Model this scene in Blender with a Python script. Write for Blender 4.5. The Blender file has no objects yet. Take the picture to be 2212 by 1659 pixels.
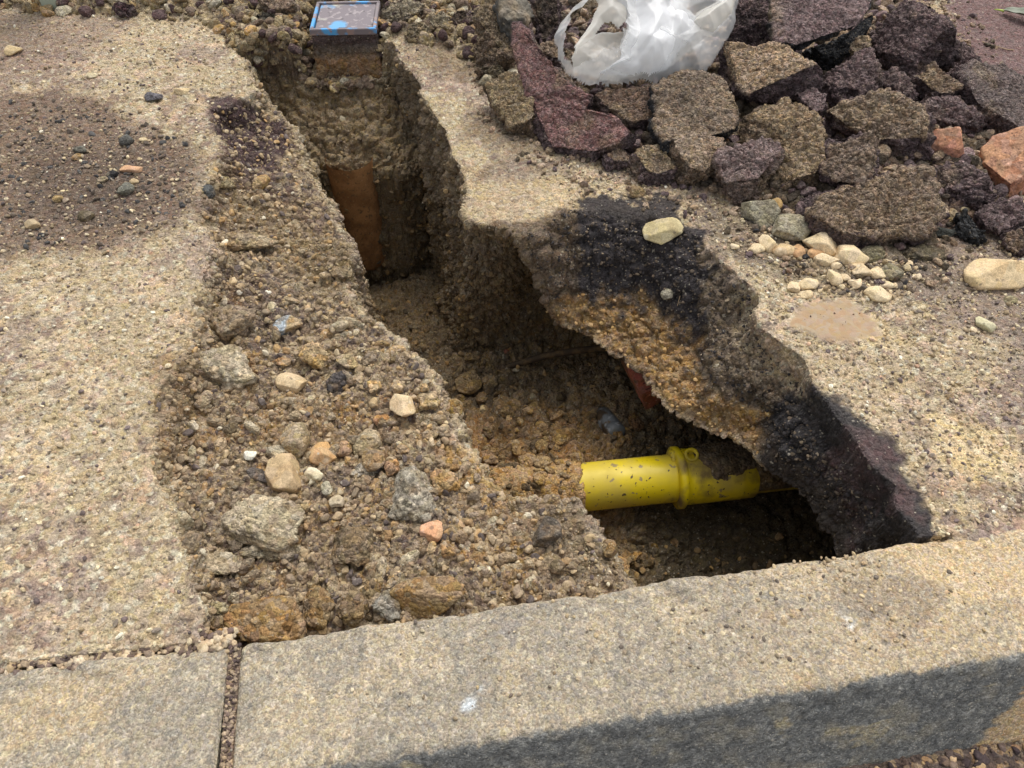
import bpy, bmesh, math
import numpy as np
from mathutils import Vector, Matrix
C = bpy.context.scene.collection
sc = bpy.context.scene

# ------------------------------------------------------------------ camera, sky, sun, exposure
FPX, PITCH, CAMH = 1670.0, math.radians(51), 0.87
cam = bpy.data.objects.new('camera', bpy.data.cameras.new('camera')); C.objects.link(cam)
cam.location = (0, 0, CAMH); cam.rotation_euler = (math.radians(90) - PITCH, 0, 0)
cam.data.sensor_width = 36; cam.data.lens = 36 * FPX / 2212
cam.data.clip_start = 0.02; cam.data.clip_end = 500
sc.camera = cam
w = bpy.data.worlds.new('World'); sc.world = w; w.use_nodes = True
nt = w.node_tree; bg = nt.nodes['Background']
sky = nt.nodes.new('ShaderNodeTexSky'); sky.sky_type = 'NISHITA'; sky.sun_disc = False
SUN_EL, SUN_AZ = math.radians(62), math.radians(20)      # azimuth from +Y towards +X
sky.sun_elevation = SUN_EL; sky.sun_rotation = SUN_AZ
sky.dust_density = 3.0; sky.ozone_density = 0.6
hs = nt.nodes.new('ShaderNodeHueSaturation'); hs.inputs['Saturation'].default_value = 0.22
nt.links.new(sky.outputs[0], hs.inputs['Color']); nt.links.new(hs.outputs[0], bg.inputs[0])
bg.inputs[1].default_value = 0.15
sl = bpy.data.lights.new('sun', 'SUN'); sl.energy = 1.2; sl.angle = math.radians(48); sl.color = (1, .95, .88)
so = bpy.data.objects.new('sun', sl); C.objects.link(so)
sd = Vector((math.sin(SUN_AZ) * math.cos(SUN_EL), math.cos(SUN_AZ) * math.cos(SUN_EL), math.sin(SUN_EL)))
so.rotation_euler = sd.to_track_quat('Z', 'Y').to_euler(); so.location = (0, 0, 3)
sc.view_settings.view_transform = 'Standard'; sc.view_settings.look = 'None'
sc.view_settings.gamma = 1.0; sc.view_settings.exposure = 0.52
sc.render.film_transparent = False

# ------------------------------------------------------------------ helpers
rng = np.random.default_rng(7)
SP, CP = math.sin(PITCH), math.cos(PITCH)
def ray(u, v):
    dx = (u - 1106) / FPX; dy = -(v - 829.5) / FPX
    return np.array([dx, dy * SP + CP, dy * CP - SP])
def at(u, v, z=0.0):
    d = ray(u, v); t = (z - CAMH) / d[2]
    return np.array([d[0] * t, d[1] * t, z])
def project(P):
    dep = P[..., 1] * CP + (CAMH - P[..., 2]) * SP
    up = P[..., 1] * SP - (CAMH - P[..., 2]) * CP
    return 1106 + FPX * P[..., 0] / dep, 829.5 - FPX * up / dep, dep
def R(X0, Y0, pts):            # zoomed-crop coordinates -> photo coordinates
    return [(X0 + x * .336, Y0 + y * .336) for x, y in pts]
R2 = lambda *p: R(734.4, 0, p)
R3 = lambda *p: R(1468.9, 0, p)
def lin(r, g, b):
    c = np.array([r, g, b]) / 255.0
    return np.where(c <= .04045, c / 12.92, ((c + .055) / 1.055) ** 2.4)
def sst(a, b, x):
    t = np.clip((x - a) / (b - a), 0, 1); return t * t * (3 - 2 * t)
def h3(ix, iy, iz, seed):
    h = (ix.astype(np.int64) * 374761393 + iy.astype(np.int64) * 668265263 + iz.astype(np.int64) * 2147483647 + seed * 1274126177) & 0xffffffff
    h = ((h ^ (h >> 13)) * 1274126177) & 0xffffffff
    h = ((h ^ (h >> 16)) * 2246822519) & 0xffffffff
    return ((h ^ (h >> 15)) & 0xffffff) / float(0x1000000)
def vn(P, s, seed=0):          # value noise -1..1, feature size s
    q = P / s; i = np.floor(q); f = q - i; f = f * f * (3 - 2 * f); i = i.astype(np.int64)
    o = 0
    for a in (0, 1):
        for b in (0, 1):
            for c in (0, 1):
                wt = (f[:, 0] if a else 1 - f[:, 0]) * (f[:, 1] if b else 1 - f[:, 1]) * (f[:, 2] if c else 1 - f[:, 2])
                o = o + wt * h3(i[:, 0] + a, i[:, 1] + b, i[:, 2] + c, seed)
    return o * 2 - 1
def fbm(P, s, n=3, seed=0, g=.5):
    o = 0; a = 1; t = 0
    for k in range(n):
        o = o + a * vn(P, s / 2 ** k, seed + k * 17); t += a; a *= g
    return o / t
def wor(P, s, seed=0):         # worley: F1, F2 (in cells), cell random
    q = P / s; i = np.floor(q).astype(np.int64); f = q - i
    st = np.where(f < .5, -1, 0)
    F1 = np.full(len(P), 9.); F2 = np.full(len(P), 9.); ID = np.zeros(len(P))
    for a in (0, 1):
        for b in (0, 1):
            for c in (0, 1):
                jx, jy, jz = i[:, 0] + st[:, 0] + a, i[:, 1] + st[:, 1] + b, i[:, 2] + st[:, 2] + c
                px = jx + .15 + .7 * h3(jx, jy, jz, seed); py = jy + .15 + .7 * h3(jx, jy, jz, seed + 5); pz = jz + .15 + .7 * h3(jx, jy, jz, seed + 9)
                d = np.sqrt((px - q[:, 0]) ** 2 + (py - q[:, 1]) ** 2 + (pz - q[:, 2]) ** 2)
                m = d < F1
                F2 = np.where(m, F1, np.minimum(F2, d)); ID = np.where(m, h3(jx, jy, jz, seed + 13), ID); F1 = np.where(m, d, F1)
    return F1, F2, ID
def clod(P, s, seed):          # rounded lumps with creases, about -1..0.5
    F1, F2, ID = wor(P, s, seed)
    return 1.35 * np.sqrt(np.clip((F2 - F1) * 1.5, 0, 1)) - .8 + (ID - .5) * .8
def seg(px, py, L):            # distance to an open polyline
    d = np.full(px.shape, 1e9)
    for (ax, ay), (bx, by) in zip(L[:-1], L[1:]):
        ex, ey = bx - ax, by - ay; l2 = ex * ex + ey * ey + 1e-12
        t = np.clip(((px - ax) * ex + (py - ay) * ey) / l2, 0, 1)
        d = np.minimum(d, (px - ax - t * ex) ** 2 + (py - ay - t * ey) ** 2)
    return np.sqrt(d)
def inside(px, py, L):
    c = np.zeros(px.shape, bool); n = len(L)
    for k in range(n):
        ax, ay = L[k]; bx, by = L[(k + 1) % n]
        if ay == by: continue
        c ^= ((ay > py) != (by > py)) & (px < (bx - ax) * (py - ay) / (by - ay) + ax)
    return c
def sdf(px, py, L):            # positive inside
    d = seg(px, py, list(L) + [L[0]])
    return np.where(inside(px, py, L), d, -d)
def make_mesh(name, V, F, mat=None, col=None, parent=None, smooth=True, extra=None):
    V = np.asarray(V, dtype=np.float32); F = np.asarray(F, dtype=np.int32)
    me = bpy.data.meshes.new(name); k = F.shape[1]
    me.vertices.add(len(V)); me.vertices.foreach_set('co', V.ravel())
    me.loops.add(F.size); me.loops.foreach_set('vertex_index', F.ravel())
    me.polygons.add(len(F)); me.polygons.foreach_set('loop_start', np.arange(0, F.size, k, dtype=np.int32))
    me.polygons.foreach_set('loop_total', np.full(len(F), k, dtype=np.int32))
    me.polygons.foreach_set('use_smooth', np.full(len(F), bool(smooth)))
    me.update(calc_edges=True)
    if col is not None:
        a = me.attributes.new('Col', 'FLOAT_COLOR', 'POINT')
        cc = np.ones((len(V), 4), dtype=np.float32); cc[:, :3] = col; a.data.foreach_set('color', cc.ravel())
    for nm, val in (extra or {}).items():
        a = me.attributes.new(nm, 'FLOAT', 'POINT'); a.data.foreach_set('value', np.asarray(val, dtype=np.float32))
    if mat: me.materials.append(mat)
    o = bpy.data.objects.new(name, me); C.objects.link(o)
    if parent is not None: o.parent = parent
    return o
def tag(o, label=None, cat=None, group=None, kind=None):
    if label: o['label'] = label
    if cat: o['category'] = cat
    if group: o['group'] = group
    if kind: o['kind'] = kind
    return o
def empty(name, loc, label, cat, group=None):
    o = bpy.data.objects.new(name, None); C.objects.link(o); o.location = loc; o.empty_display_size = .05
    return tag(o, label, cat, group)
def grid_faces(nr, nc, wrap=False):
    r = np.arange(nr - 1)[:, None]; c = np.arange(nc if wrap else nc - 1)[None, :]; c1 = (c + 1) % nc
    return np.stack([r * nc + c, r * nc + c1, (r + 1) * nc + c1, (r + 1) * nc + c], -1).reshape(-1, 4)
_ico = {}
def ico(s):
    if s not in _ico:
        bm = bmesh.new(); bmesh.ops.create_icosphere(bm, subdivisions=s, radius=1)
        bm.verts.ensure_lookup_table()
        _ico[s] = (np.array([v.co[:] for v in bm.verts]), np.array([[v.index for v in f.verts] for f in bm.faces])); bm.free()
    return _ico[s]
def rock_shape(seed, s=3, planes=14, soft=26, rough=.05, lump=0.0):
    r = np.random.default_rng(seed); D, F = ico(s)
    N = r.normal(size=(planes, 3)); N /= np.linalg.norm(N, axis=1)[:, None]
    d = r.uniform(.62, .95, planes)
    q = np.maximum(D @ N.T, .02) / d                      # 1/r per plane
    inv = (np.sum(q ** soft, 1)) ** (1 / soft); rad = 1 / np.maximum(inv, .85)
    P = D * rad[:, None]
    if rough: P = P * (1 + rough * fbm(P + seed * 3.1, .5, 3, seed))[:, None]
    if lump: P = P * (1 + lump * clod(P + seed * 1.7, .34, seed))[:, None]
    return P, F

# ------------------------------------------------------------------ materials
def ndmath(nt, op, a, b=None, c=None):
    n = nt.nodes.new('ShaderNodeMath'); n.operation = op
    for k, x in enumerate((a, b, c)):
        if x is None: continue
        if isinstance(x, (int, float)): n.inputs[k].default_value = x
        else: nt.links.new(x, n.inputs[k])
    return n.outputs[0]
def grain_mat(name, s1=230, s2=90, amt=.55, speck=.10, sp_l=(.62, .56, .44), sp_d=(.05, .04, .05), bump=.5, bdist=.003, rough=.95, obj_space=False, hue=.5, pits=.0):
    """base colour from the 'Col' attribute, broken up into grains of different tone; light and dark specks; bump of the same grains"""
    m = bpy.data.materials.new(name); m.use_nodes = True; nt = m.node_tree; L = nt.links.new
    b = nt.nodes['Principled BSDF']; b.inputs['Roughness'].default_value = rough
    b.inputs['Specular IOR Level'].default_value = .25
    at_ = nt.nodes.new('ShaderNodeAttribute'); at_.attribute_name = 'Col'
    sf = nt.nodes.new('ShaderNodeAttribute'); sf.attribute_name = 'smo'       # 1 = smooth mud
    gz = ndmath(nt, 'SUBTRACT', 1.0, sf.outputs['Fac'])
    tc = nt.nodes.new('ShaderNodeTexCoord'); P = tc.outputs['Object']
    nw = nt.nodes.new('ShaderNodeTexNoise'); nw.inputs['Scale'].default_value = 60; nw.inputs['Detail'].default_value = 4; L(P, nw.inputs['Vector'])
    wv = nt.nodes.new('ShaderNodeVectorMath'); wv.operation = 'MULTIPLY_ADD'; L(nw.outputs['Color'], wv.inputs[0]); wv.inputs[1].default_value = (.008, .008, .008); L(P, wv.inputs[2])
    v1 = nt.nodes.new('ShaderNodeTexVoronoi'); v1.inputs['Scale'].default_value = s1; L(wv.outputs[0], v1.inputs['Vector'])
    v2 = nt.nodes.new('ShaderNodeTexVoronoi'); v2.inputs['Scale'].default_value = s2; L(wv.outputs[0], v2.inputs['Vector'])
    n3 = nt.nodes.new('ShaderNodeTexNoise'); n3.inputs['Scale'].default_value = 420; n3.inputs['Detail'].default_value = 3; n3.inputs['Roughness'].default_value = .7; L(P, n3.inputs['Vector'])
    s1c = nt.nodes.new('ShaderNodeSeparateColor'); L(v1.outputs['Color'], s1c.inputs[0])
    s2c = nt.nodes.new('ShaderNodeSeparateColor'); L(v2.outputs['Color'], s2c.inputs[0])
    # tone factor
    t = ndmath(nt, 'MULTIPLY_ADD', s1c.outputs[0], amt * 1.0, 1 - amt * .5)
    t2 = ndmath(nt, 'MULTIPLY_ADD', n3.outputs['Fac'], 1.5, .25)
    t3 = ndmath(nt, 'MULTIPLY_ADD', s2c.outputs[1], amt * .5, 1 - amt * .25)
    t = ndmath(nt, 'MULTIPLY', ndmath(nt, 'MULTIPLY', t, t2), t3)
    t = ndmath(nt, 'ADD', ndmath(nt, 'MULTIPLY', t, gz), sf.outputs['Fac'])
    mx = nt.nodes.new('ShaderNodeVectorMath'); mx.operation = 'SCALE'; L(at_.outputs['Color'], mx.inputs[0]); L(t, mx.inputs['Scale'])
    # hue variation
    hsv = nt.nodes.new('ShaderNodeHueSaturation'); L(mx.outputs[0], hsv.inputs['Color'])
    L(ndmath(nt, 'MULTIPLY_ADD', s2c.outputs[2], .04 * hue, .5 - .02 * hue), hsv.inputs['Hue'])
    L(ndmath(nt, 'MULTIPLY_ADD', s2c.outputs[0], .6 * hue, .9 - .3 * hue), hsv.inputs['Saturation'])
    cur = hsv.outputs[0]
    for out, colr, thr, am, dist in ((s2c.outputs[0], sp_l, 1 - speck * .15, .45, v2.outputs['Distance']), (s1c.outputs[1], sp_d, 1 - speck * 1.2, .6, v1.outputs['Distance']), (s1c.outputs[2], sp_l, 1 - speck * .8, .45, v1.outputs['Distance'])):
        mm = nt.nodes.new('ShaderNodeMix'); mm.data_type = 'RGBA'; L(cur, mm.inputs[6]); mm.inputs[7].default_value = (*colr, 1)
        near_ = nt.nodes.new('ShaderNodeMapRange'); L(dist, near_.inputs[0]); near_.inputs[1].default_value = .55; near_.inputs[2].default_value = .3
        L(ndmath(nt, 'MULTIPLY', ndmath(nt, 'MULTIPLY', ndmath(nt, 'MULTIPLY', ndmath(nt, 'GREATER_THAN', out, thr), gz), am), near_.outputs[0]), mm.inputs[0]); cur = mm.outputs[2]
    L(cur, b.inputs['Base Color'])
    # bump
    hgt = ndmath(nt, 'MULTIPLY_ADD', v1.outputs['Distance'], -.9, 1)
    hgt = ndmath(nt, 'ADD', hgt, ndmath(nt, 'MULTIPLY_ADD', v2.outputs['Distance'], -1.4, ndmath(nt, 'MULTIPLY', s1c.outputs[0], .5)))
    hgt = ndmath(nt, 'ADD', hgt, ndmath(nt, 'MULTIPLY', n3.outputs['Fac'], .9))
    bp = nt.nodes.new('ShaderNodeBump'); bp.inputs['Distance'].default_value = bdist; L(hgt, bp.inputs['Height'])
    L(ndmath(nt, 'MULTIPLY_ADD', gz, bump * .9, bump * .1), bp.inputs['Strength']); L(bp.outputs[0], b.inputs['Normal'])
    return m
M_ground = grain_mat('gritty ground', 270, 120, .45, .06, bump=.8, bdist=.0035)
M_clod = grain_mat('crumbly soil', 240, 95, .6, .07, (.5, .42, .3), (.04, .03, .03), bump=.9, bdist=.004)
M_asph = grain_mat('broken asphalt', 330, 150, .9, .13, (.42, .35, .25), (.02, .015, .018), bump=1., bdist=.006)
M_stone = grain_mat('stone', 160, 60, .16, .03, (.7, .64, .5), (.12, .1, .08), bump=.35, bdist=.0015, hue=.25)
M_kerb = grain_mat('kerb concrete', 480, 230, .55, .06, (.62, .56, .46), (.12, .11, .1), bump=.6, bdist=.0016, hue=.6)
M_gravel = grain_mat('gravel', 200, 90, .3, .03, bump=.4, bdist=.0015, hue=.3)

def plain_mat(name, col, rough=.6, metal=0, spec=.5):
    m = bpy.data.materials.new(name); m.use_nodes = True; b = m.node_tree.nodes['Principled BSDF']
    b.inputs['Base Color'].default_value = (*col, 1); b.inputs['Roughness'].default_value = rough
    b.inputs['Metallic'].default_value = metal; b.inputs['Specular IOR Level'].default_value = spec
    return m
def mix_mat(name, cols, thr, scale=20, detail=6, rough=.7, bump=.3, bdist=.001, metal=0., seedv=0, dist=0., soft=.04):
    """layers of colour showing through noise thresholds: cols[0] base, then (col, threshold, scale)"""
    m = bpy.data.materials.new(name); m.use_nodes = True; nt = m.node_tree; L = nt.links.new
    b = nt.nodes['Principled BSDF']; b.inputs['Roughness'].default_value = rough; b.inputs['Metallic'].default_value = metal
    tc = nt.nodes.new('ShaderNodeTexCoord'); cur = None
    base = nt.nodes.new('ShaderNodeRGB'); base.outputs[0].default_value = (*cols[0], 1); cur = base.outputs[0]; rf = rough
    for k, (c, th, s) in enumerate(thr):
        n = nt.nodes.new('ShaderNodeTexNoise'); n.noise_dimensions = '4D'; n.inputs['W'].default_value = seedv + k * 3.7
        n.inputs['Scale'].default_value = s; n.inputs['Detail'].default_value = detail; n.inputs['Distortion'].default_value = dist; L(tc.outputs['Object'], n.inputs['Vector'])
        mr = nt.nodes.new('ShaderNodeMapRange'); mr.inputs[1].default_value = th; mr.inputs[2].default_value = th + soft; L(n.outputs['Fac'], mr.inputs[0])
        mm = nt.nodes.new('ShaderNodeMix'); mm.data_type = 'RGBA'; L(mr.outputs[0], mm.inputs[0]); L(cur, mm.inputs[6]); mm.inputs[7].default_value = (*c, 1); cur = mm.outputs[2]
    L(cur, b.inputs['Base Color'])
    n = nt.nodes.new('ShaderNodeTexNoise'); n.inputs['Scale'].default_value = scale * 12; n.inputs['Detail'].default_value = 5; L(tc.outputs['Object'], n.inputs['Vector'])
    bp = nt.nodes.new('ShaderNodeBump'); bp.inputs['Distance'].default_value = bdist; bp.inputs['Strength'].default_value = bump; L(n.outputs['Fac'], bp.inputs['Height']); L(bp.outputs[0], b.inputs['Normal'])
    return m

# ------------------------------------------------------------------ ground: pavement, shelf and trench as one sheet
def line(z, *pts): return [tuple(at(u, v, z)[:2]) for u, v in pts]
def poly(z, *pts): return line(z, *pts)
E0 = line(0, (470, 45), (504, 111), (548, 190), (505, 228), (452, 240), (480, 320), (437, 390), (418, 455), (445, 530), (425, 600), (405, 700), (398, 770), (352, 830), (330, 900), (338, 960), (318, 1010), (322, 1080), (378, 1140), (400, 1220), (430, 1290), (428, 1340), (432, 1400))
TLp = [(515, 115, -.02), (560, 180, -.02), (612, 240, -.03), (648, 300, -.04), (678, 386, -.05), (722, 448, -.06), (762, 545, -.07), (742, 620, -.08), (800, 690, -.08), (862, 738, -.08), (930, 820, -.08), (978, 890, -.08), (986, 935, -.09), (966, 952, -.09), (1010, 1010, -.1), (1060, 1060, -.1), (1110, 1092, -.1), (1180, 1082, -.09), (1240, 1097, -.09), (1290, 1160, -.08), (1352, 1250, -.08)]
TL = [tuple(at(*p)[:2]) for p in TLp]
TL.append((TL[-1][0] + .06, TL[-1][1] - .16))
TBp = [(840, 92, -.01), (820, 140, -.05), (740, 158, -.05), (660, 150, -.05), (600, 125, -.03), (515, 115, -.02)]
TB = [tuple(at(*p)[:2]) for p in TBp]
TRp = [(840, 92, 0), (872, 135, 0), (905, 190, 0), (935, 240, 0), (962, 300, 0), (985, 350, -.01), (996, 420, -.01), (1004, 478, -.03), (1010, 540, -.1), (1028, 598, -.14), (1100, 622, -.14), (1160, 662, -.15), (1250, 712, -.15), (1346, 764, -.15), (1418, 832, -.15), (1466, 880, -.15), (1560, 950, -.15), (1640, 990, -.15), (1712, 1015, -.14), (1790, 1100, -.13), (1862, 1190, -.12)]
TR = [tuple(at(*p)[:2]) for p in TRp]; TR.append((TR[-1][0] + .05, TR[-1][1] - .15))
TPOLY = TL[::-1] + TR[::-1][0:0] + TB[::-1][1:-1] + TR
E1 = line(0, (1004, 470), (1080, 497), (1140, 487), (1200, 455), (1300, 450), (1420, 470), (1500, 500), (1565, 560), (1622, 625), (1650, 690), (1710, 745), (1765, 810), (1805, 885), (1870, 970), (1930, 1055), (1990, 1170))
E1.append((E1[-1][0] + .03, E1[-1][1] - .15))
SLOPE = E1 + TR[7:][::-1]
SHELF = E0 + [(-.36, .2)] + [(TL[-1][0], TL[-1][1])] + TL[::-1][1:]
KB0 = np.array([-.317, .324]); KD = np.array([.961, .148]); KD = KD / np.linalg.norm(KD); KN = np.array([KD[1], -KD[0]])   # towards the road
KDL = np.array([.254, .028]); KDL = KDL / np.linalg.norm(KDL); KNL = np.array([KDL[1], -KDL[0]])
def kerb_q(x, y):
    qr = (x - KB0[0]) * KN[0] + (y - KB0[1]) * KN[1]; ql = (x - KB0[0]) * KNL[0] + (y - KB0[1]) * KNL[1]
    return np.where(x > KB0[0], qr, ql)
FLOOR = [(765, 600, -.585), (720, 600, -.60), (800, 680, -.47), (900, 650, -.46), (1000, 700, -.44), (1100, 760, -.43), (1000, 850, -.39), (1100, 900, -.41), (1250, 900, -.42), (1350, 930, -.40), (985, 960, -.30), (1000, 1030, -.29), (1100, 1000, -.33), (1150, 1100, -.31), (1300, 985, -.37), (1340, 1150, -.35), (1500, 1160, -.41), (1700, 1150, -.44), (1450, 1220, -.41), (1600, 950, -.42), (900, 750, -.43)]
FL = np.array([at(*p) for p in FLOOR]); FL[:, 2] -= .012
def axis(a, b, n, g=1.0): return np.linspace(a, b, n, endpoint=False)
def grow(a, sgn, s0, reach, r=1.35):
    o = []; d = s0
    while abs(a) < reach: a = a + sgn * d; o.append(a); d *= r
    return o
xs = np.concatenate([np.array(grow(-1.32, -1, .006, 45))[::-1], axis(-1.32, -.66, 200), axis(-.66, -.34, 150), axis(-.34, -.02, 270), axis(-.02, .66, 330), axis(.66, 1.36, 200), np.array(grow(1.36, 1, .004, 45))])
ys = np.concatenate([np.linspace(.10, .27, 40, endpoint=False), axis(.27, 1.25, 490), axis(1.25, 2.12, 330), np.array(grow(2.12, 1, .004, 60))])
NX, NY = len(xs), len(ys)
gx, gy = np.meshgrid(xs, ys); X = gx.ravel(); Y = gy.ravel()
near = (np.abs(X) < 1.5) & (Y < 2.3)
P2 = np.stack([X, Y, np.zeros_like(X)], 1)
# ragged outlines
wob = fbm(P2, .09, 2, 3) * .018 + vn(P2, .028, 5) * .0045
wob2 = fbm(P2, .09, 2, 31) * .018 + vn(P2, .028, 6) * .0045
Xw, Yw = X + wob, Y + wob2
def S(L): # signed distance only near
    o = np.full(X.shape, -9.); o[near] = sdf(Xw[near], Yw[near], L); return o
def Dl(L):
    o = np.full(X.shape, 9.); o[near] = seg(Xw[near], Yw[near], L); return o
sT, sS, sH = S(TPOLY), S(SLOPE), S(SHELF)
dR, dL, dB, dE0, dE1 = Dl(TR), Dl(TL), Dl(TB), Dl(E0), Dl(E1)
Z = np.zeros_like(X)
inT = sT > 0; inS = (sS > 0) & ~inT; inH = (sH > 0) & ~inT
# gentle pavement undulation
Z += fbm(P2, .35, 3, 77) * .006
# right slope
tS = dE1 / (dE1 + dR + 1e-6)
zlip = (-.15 * sst(1.12, .98, Y) - .005) * (1 - (1 - sst(-.01, .09, dE1)) * sst(.86, .98, Y)) - .005
Z = np.where(inS, zlip * np.clip(.34 * sst(0, .10 + .06 * fbm(P2, .06, 2, 91), tS) + .10 * sst(.35, .5, tS + .1 * fbm(P2, .05, 2, 92)) + .56 * tS ** 1.6, 0, 1), Z)
# left shelf
tH = dE0 / (dE0 + dL + 1e-6)
zsh = -.035 - .048 * sst(1.75, 1.0, Y)
Z = np.where(inH, Z * .3 + zsh * (.66 * sst(-.004, .030, dE0) + .34 * tH), Z)
# floor
wts = 0; zf = 0
for fx, fy, fz in FL:
    ww = 1 / ((X - fx) ** 2 + (Y - fy) ** 2 + .002) ** 1.5; wts = wts + ww; zf = zf + ww * fz
zf = zf / wts
rimR = np.where(Y > 1.12, -.005, zlip); rimL = zsh; rimB = -.04
WR = .10; fR = zf + (rimR - zf) * (1 - sst(.004, WR, dR))
fL_ = zf + (rimL - zf) * (1 - sst(0, .05, dL))
pb = np.where(dB < .165, -.075 - (dB / .165) * .125, -.20 - (sst(.165, .20, dB)) * (.40)); fB = np.maximum(pb, zf)
fB = np.where(Y > 1.3, fB, zf)
Zt = np.maximum(np.maximum(fR, fL_), fB)
Z = np.where(inT, Zt, Z)
# raised pile bed on the right, rubble bed at the back
PILE = poly(0, (1060, -60), (1130, 250), (1250, 350), (1400, 380), (1560, 440), (1750, 520), (2000, 560), (2200, 480), (2212, 330), (2100, 200), (2040, 60), (2000, -60))
sP = S(PILE); bed = sst(0, .16, sP)
Z += bed * (.035 + .02 * fbm(P2, .08, 2, 5))
BACK = poly(0, (-20, -30), (-20, 14), (150, 30), (300, 38), (430, 45), (520, 105), (660, 135), (840, 80), (1000, 120), (1100, 250), (1100, -90))
sB = S(BACK); Z += sst(0, .05, sB) * (.012 + .012 * fbm(P2, .06, 2, 15)) * (1 - inT)
BXP = [(-.49, 1.62), (-.30, 1.62), (-.295, 1.90), (-.49, 1.90)]
sX = np.full(X.shape, -9.); sX[near] = sdf(X[near], Y[near], BXP)
Z = np.where(~inT, Z + (np.minimum(Z, -.085) - Z) * sst(-.012, .008, sX), Z)
# kerb: keep the sheet below its top and close it underneath
q = kerb_q(X, Y)
Z = np.where((q > -.006), np.minimum(Z, np.where((X > .55) & (q < .05), -.002 + .004 * sst(.55, .6, X), -.016)), Z)
Z = np.where(q > .10, Z + (-.2 - Z) * sst(.10, .15, q), Z)
# undercut: deeper points slide under the right-hand slab
ramp = 0
front = sst(1.16, 1.02, Y) * sst(.30, .5, Y)
und = .21 * front + .0
inner = inT * sst(0, .30, np.where(inT, dL, 0) + 0.0)
wsh = np.where(inT, sst(.02, .22, dL), 0)
nx = .70 * front + .95 * (1 - front); ny = .71 * front + .30 * (1 - front)
amt = wsh * (np.where(inT, sst(.0, .055, dR), 0) * und + np.minimum(dR, WR) * (1 - sst(WR, WR + .16, dR)) * .9)
Xg, Yg = X + nx * amt, Y + ny * amt
G = np.stack([Xg, Yg, Z], 1)
def gnorm(G):
    g = G.reshape(NY, NX, 3); a = np.gradient(g, axis=1); b = np.gradient(g, axis=0)
    n = np.cross(a, b); n /= np.linalg.norm(n, axis=2, keepdims=True) + 1e-12
    return n.reshape(-1, 3)
N0 = gnorm(G)
for _ in range(3):
    g = N0.reshape(NY, NX, 3); g = (g + np.roll(g, 1, 0) + np.roll(g, -1, 0) + np.roll(g, 1, 1) + np.roll(g, -1, 1)); N0 = (g / np.linalg.norm(g, axis=2, keepdims=True)).reshape(-1, 3)
# stretched cells on the trench faces are split 3 x 3 before any detail is added
Kf = 6
Gg = G.reshape(NY, NX, 3)
e1 = np.linalg.norm(np.diff(Gg, axis=1), axis=2); e2 = np.linalg.norm(np.diff(Gg, axis=0), axis=2)
cl_ = np.maximum(np.maximum(e1[:-1], e1[1:]), np.maximum(e2[:, :-1], e2[:, 1:]))
nearq = near.reshape(NY, NX)[:-1, :-1]
def dil(m):
    f2 = m.copy(); f2[1:] |= m[:-1]; f2[:-1] |= m[1:]; f2[:, 1:] |= m[:, :-1]; f2[:, :-1] |= m[:, 1:]; return f2
fl_ = (cl_ > .0052) & nearq & ((np.abs(sT) < .12) | (sS > -.02) | (np.abs(sH) < .03)).reshape(NY, NX)[:-1, :-1]
fl2 = (cl_ > .013) & fl_ & (gy[:-1, :-1] > .36); fl2 = dil(fl2); fl_ = dil(dil(fl_ | fl2))
qq_ = q.reshape(NY, NX)[:-1, :-1] < .155
NXF = NX * Kf; L2 = []
for m_, st_ in ((~fl_, 6), (fl_ & ~fl2, 2), (fl2, 1)):
    rw, cw = np.where(m_ & qq_)
    for a in range(0, Kf, st_):
        for b in range(0, Kf, st_):
            r0 = rw * Kf + a; c0_ = cw * Kf + b
            L2.append(np.stack([r0 * NXF + c0_, r0 * NXF + c0_ + st_, (r0 + st_) * NXF + c0_ + st_, (r0 + st_) * NXF + c0_], 1))
print('cells', fl_.sum(), fl2.sum())
allq = np.vstack(L2); uid, inv = np.unique(allq.ravel(), return_inverse=True); FQ = inv.reshape(-1, 4)
ur, uc = uid // NXF, uid % NXF
def interp(A):
    A2 = A.reshape(NY, NX, -1).astype(float); i0 = np.minimum(ur // Kf, NY - 2); j0 = np.minimum(uc // Kf, NX - 2); fi = ((ur - i0 * Kf) / Kf)[:, None]; fj = ((uc - j0 * Kf) / Kf)[:, None]
    r = A2[i0, j0] * (1 - fi) * (1 - fj) + A2[i0, j0 + 1] * (1 - fi) * fj + A2[i0 + 1, j0] * fi * (1 - fj) + A2[i0 + 1, j0 + 1] * fi * fj
    return r if A.ndim > 1 else r[:, 0]
X, Y, Xw, Yw, Xg, Yg, G, N0, sT, sS, sH, sP, sB, dR, dL, dB, dE0, dE1, q, zlip = [interp(a) for a in (X, Y, Xw, Yw, Xg, Yg, G, N0, sT, sS, sH, sP, sB, dR, dL, dB, dE0, dE1, q, zlip)]
N0 /= np.linalg.norm(N0, axis=1)[:, None] + 1e-9
near = (np.abs(X) < 1.5) & (Y < 2.3); inT = sT > 0
print('ground cells', len(FQ))
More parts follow.
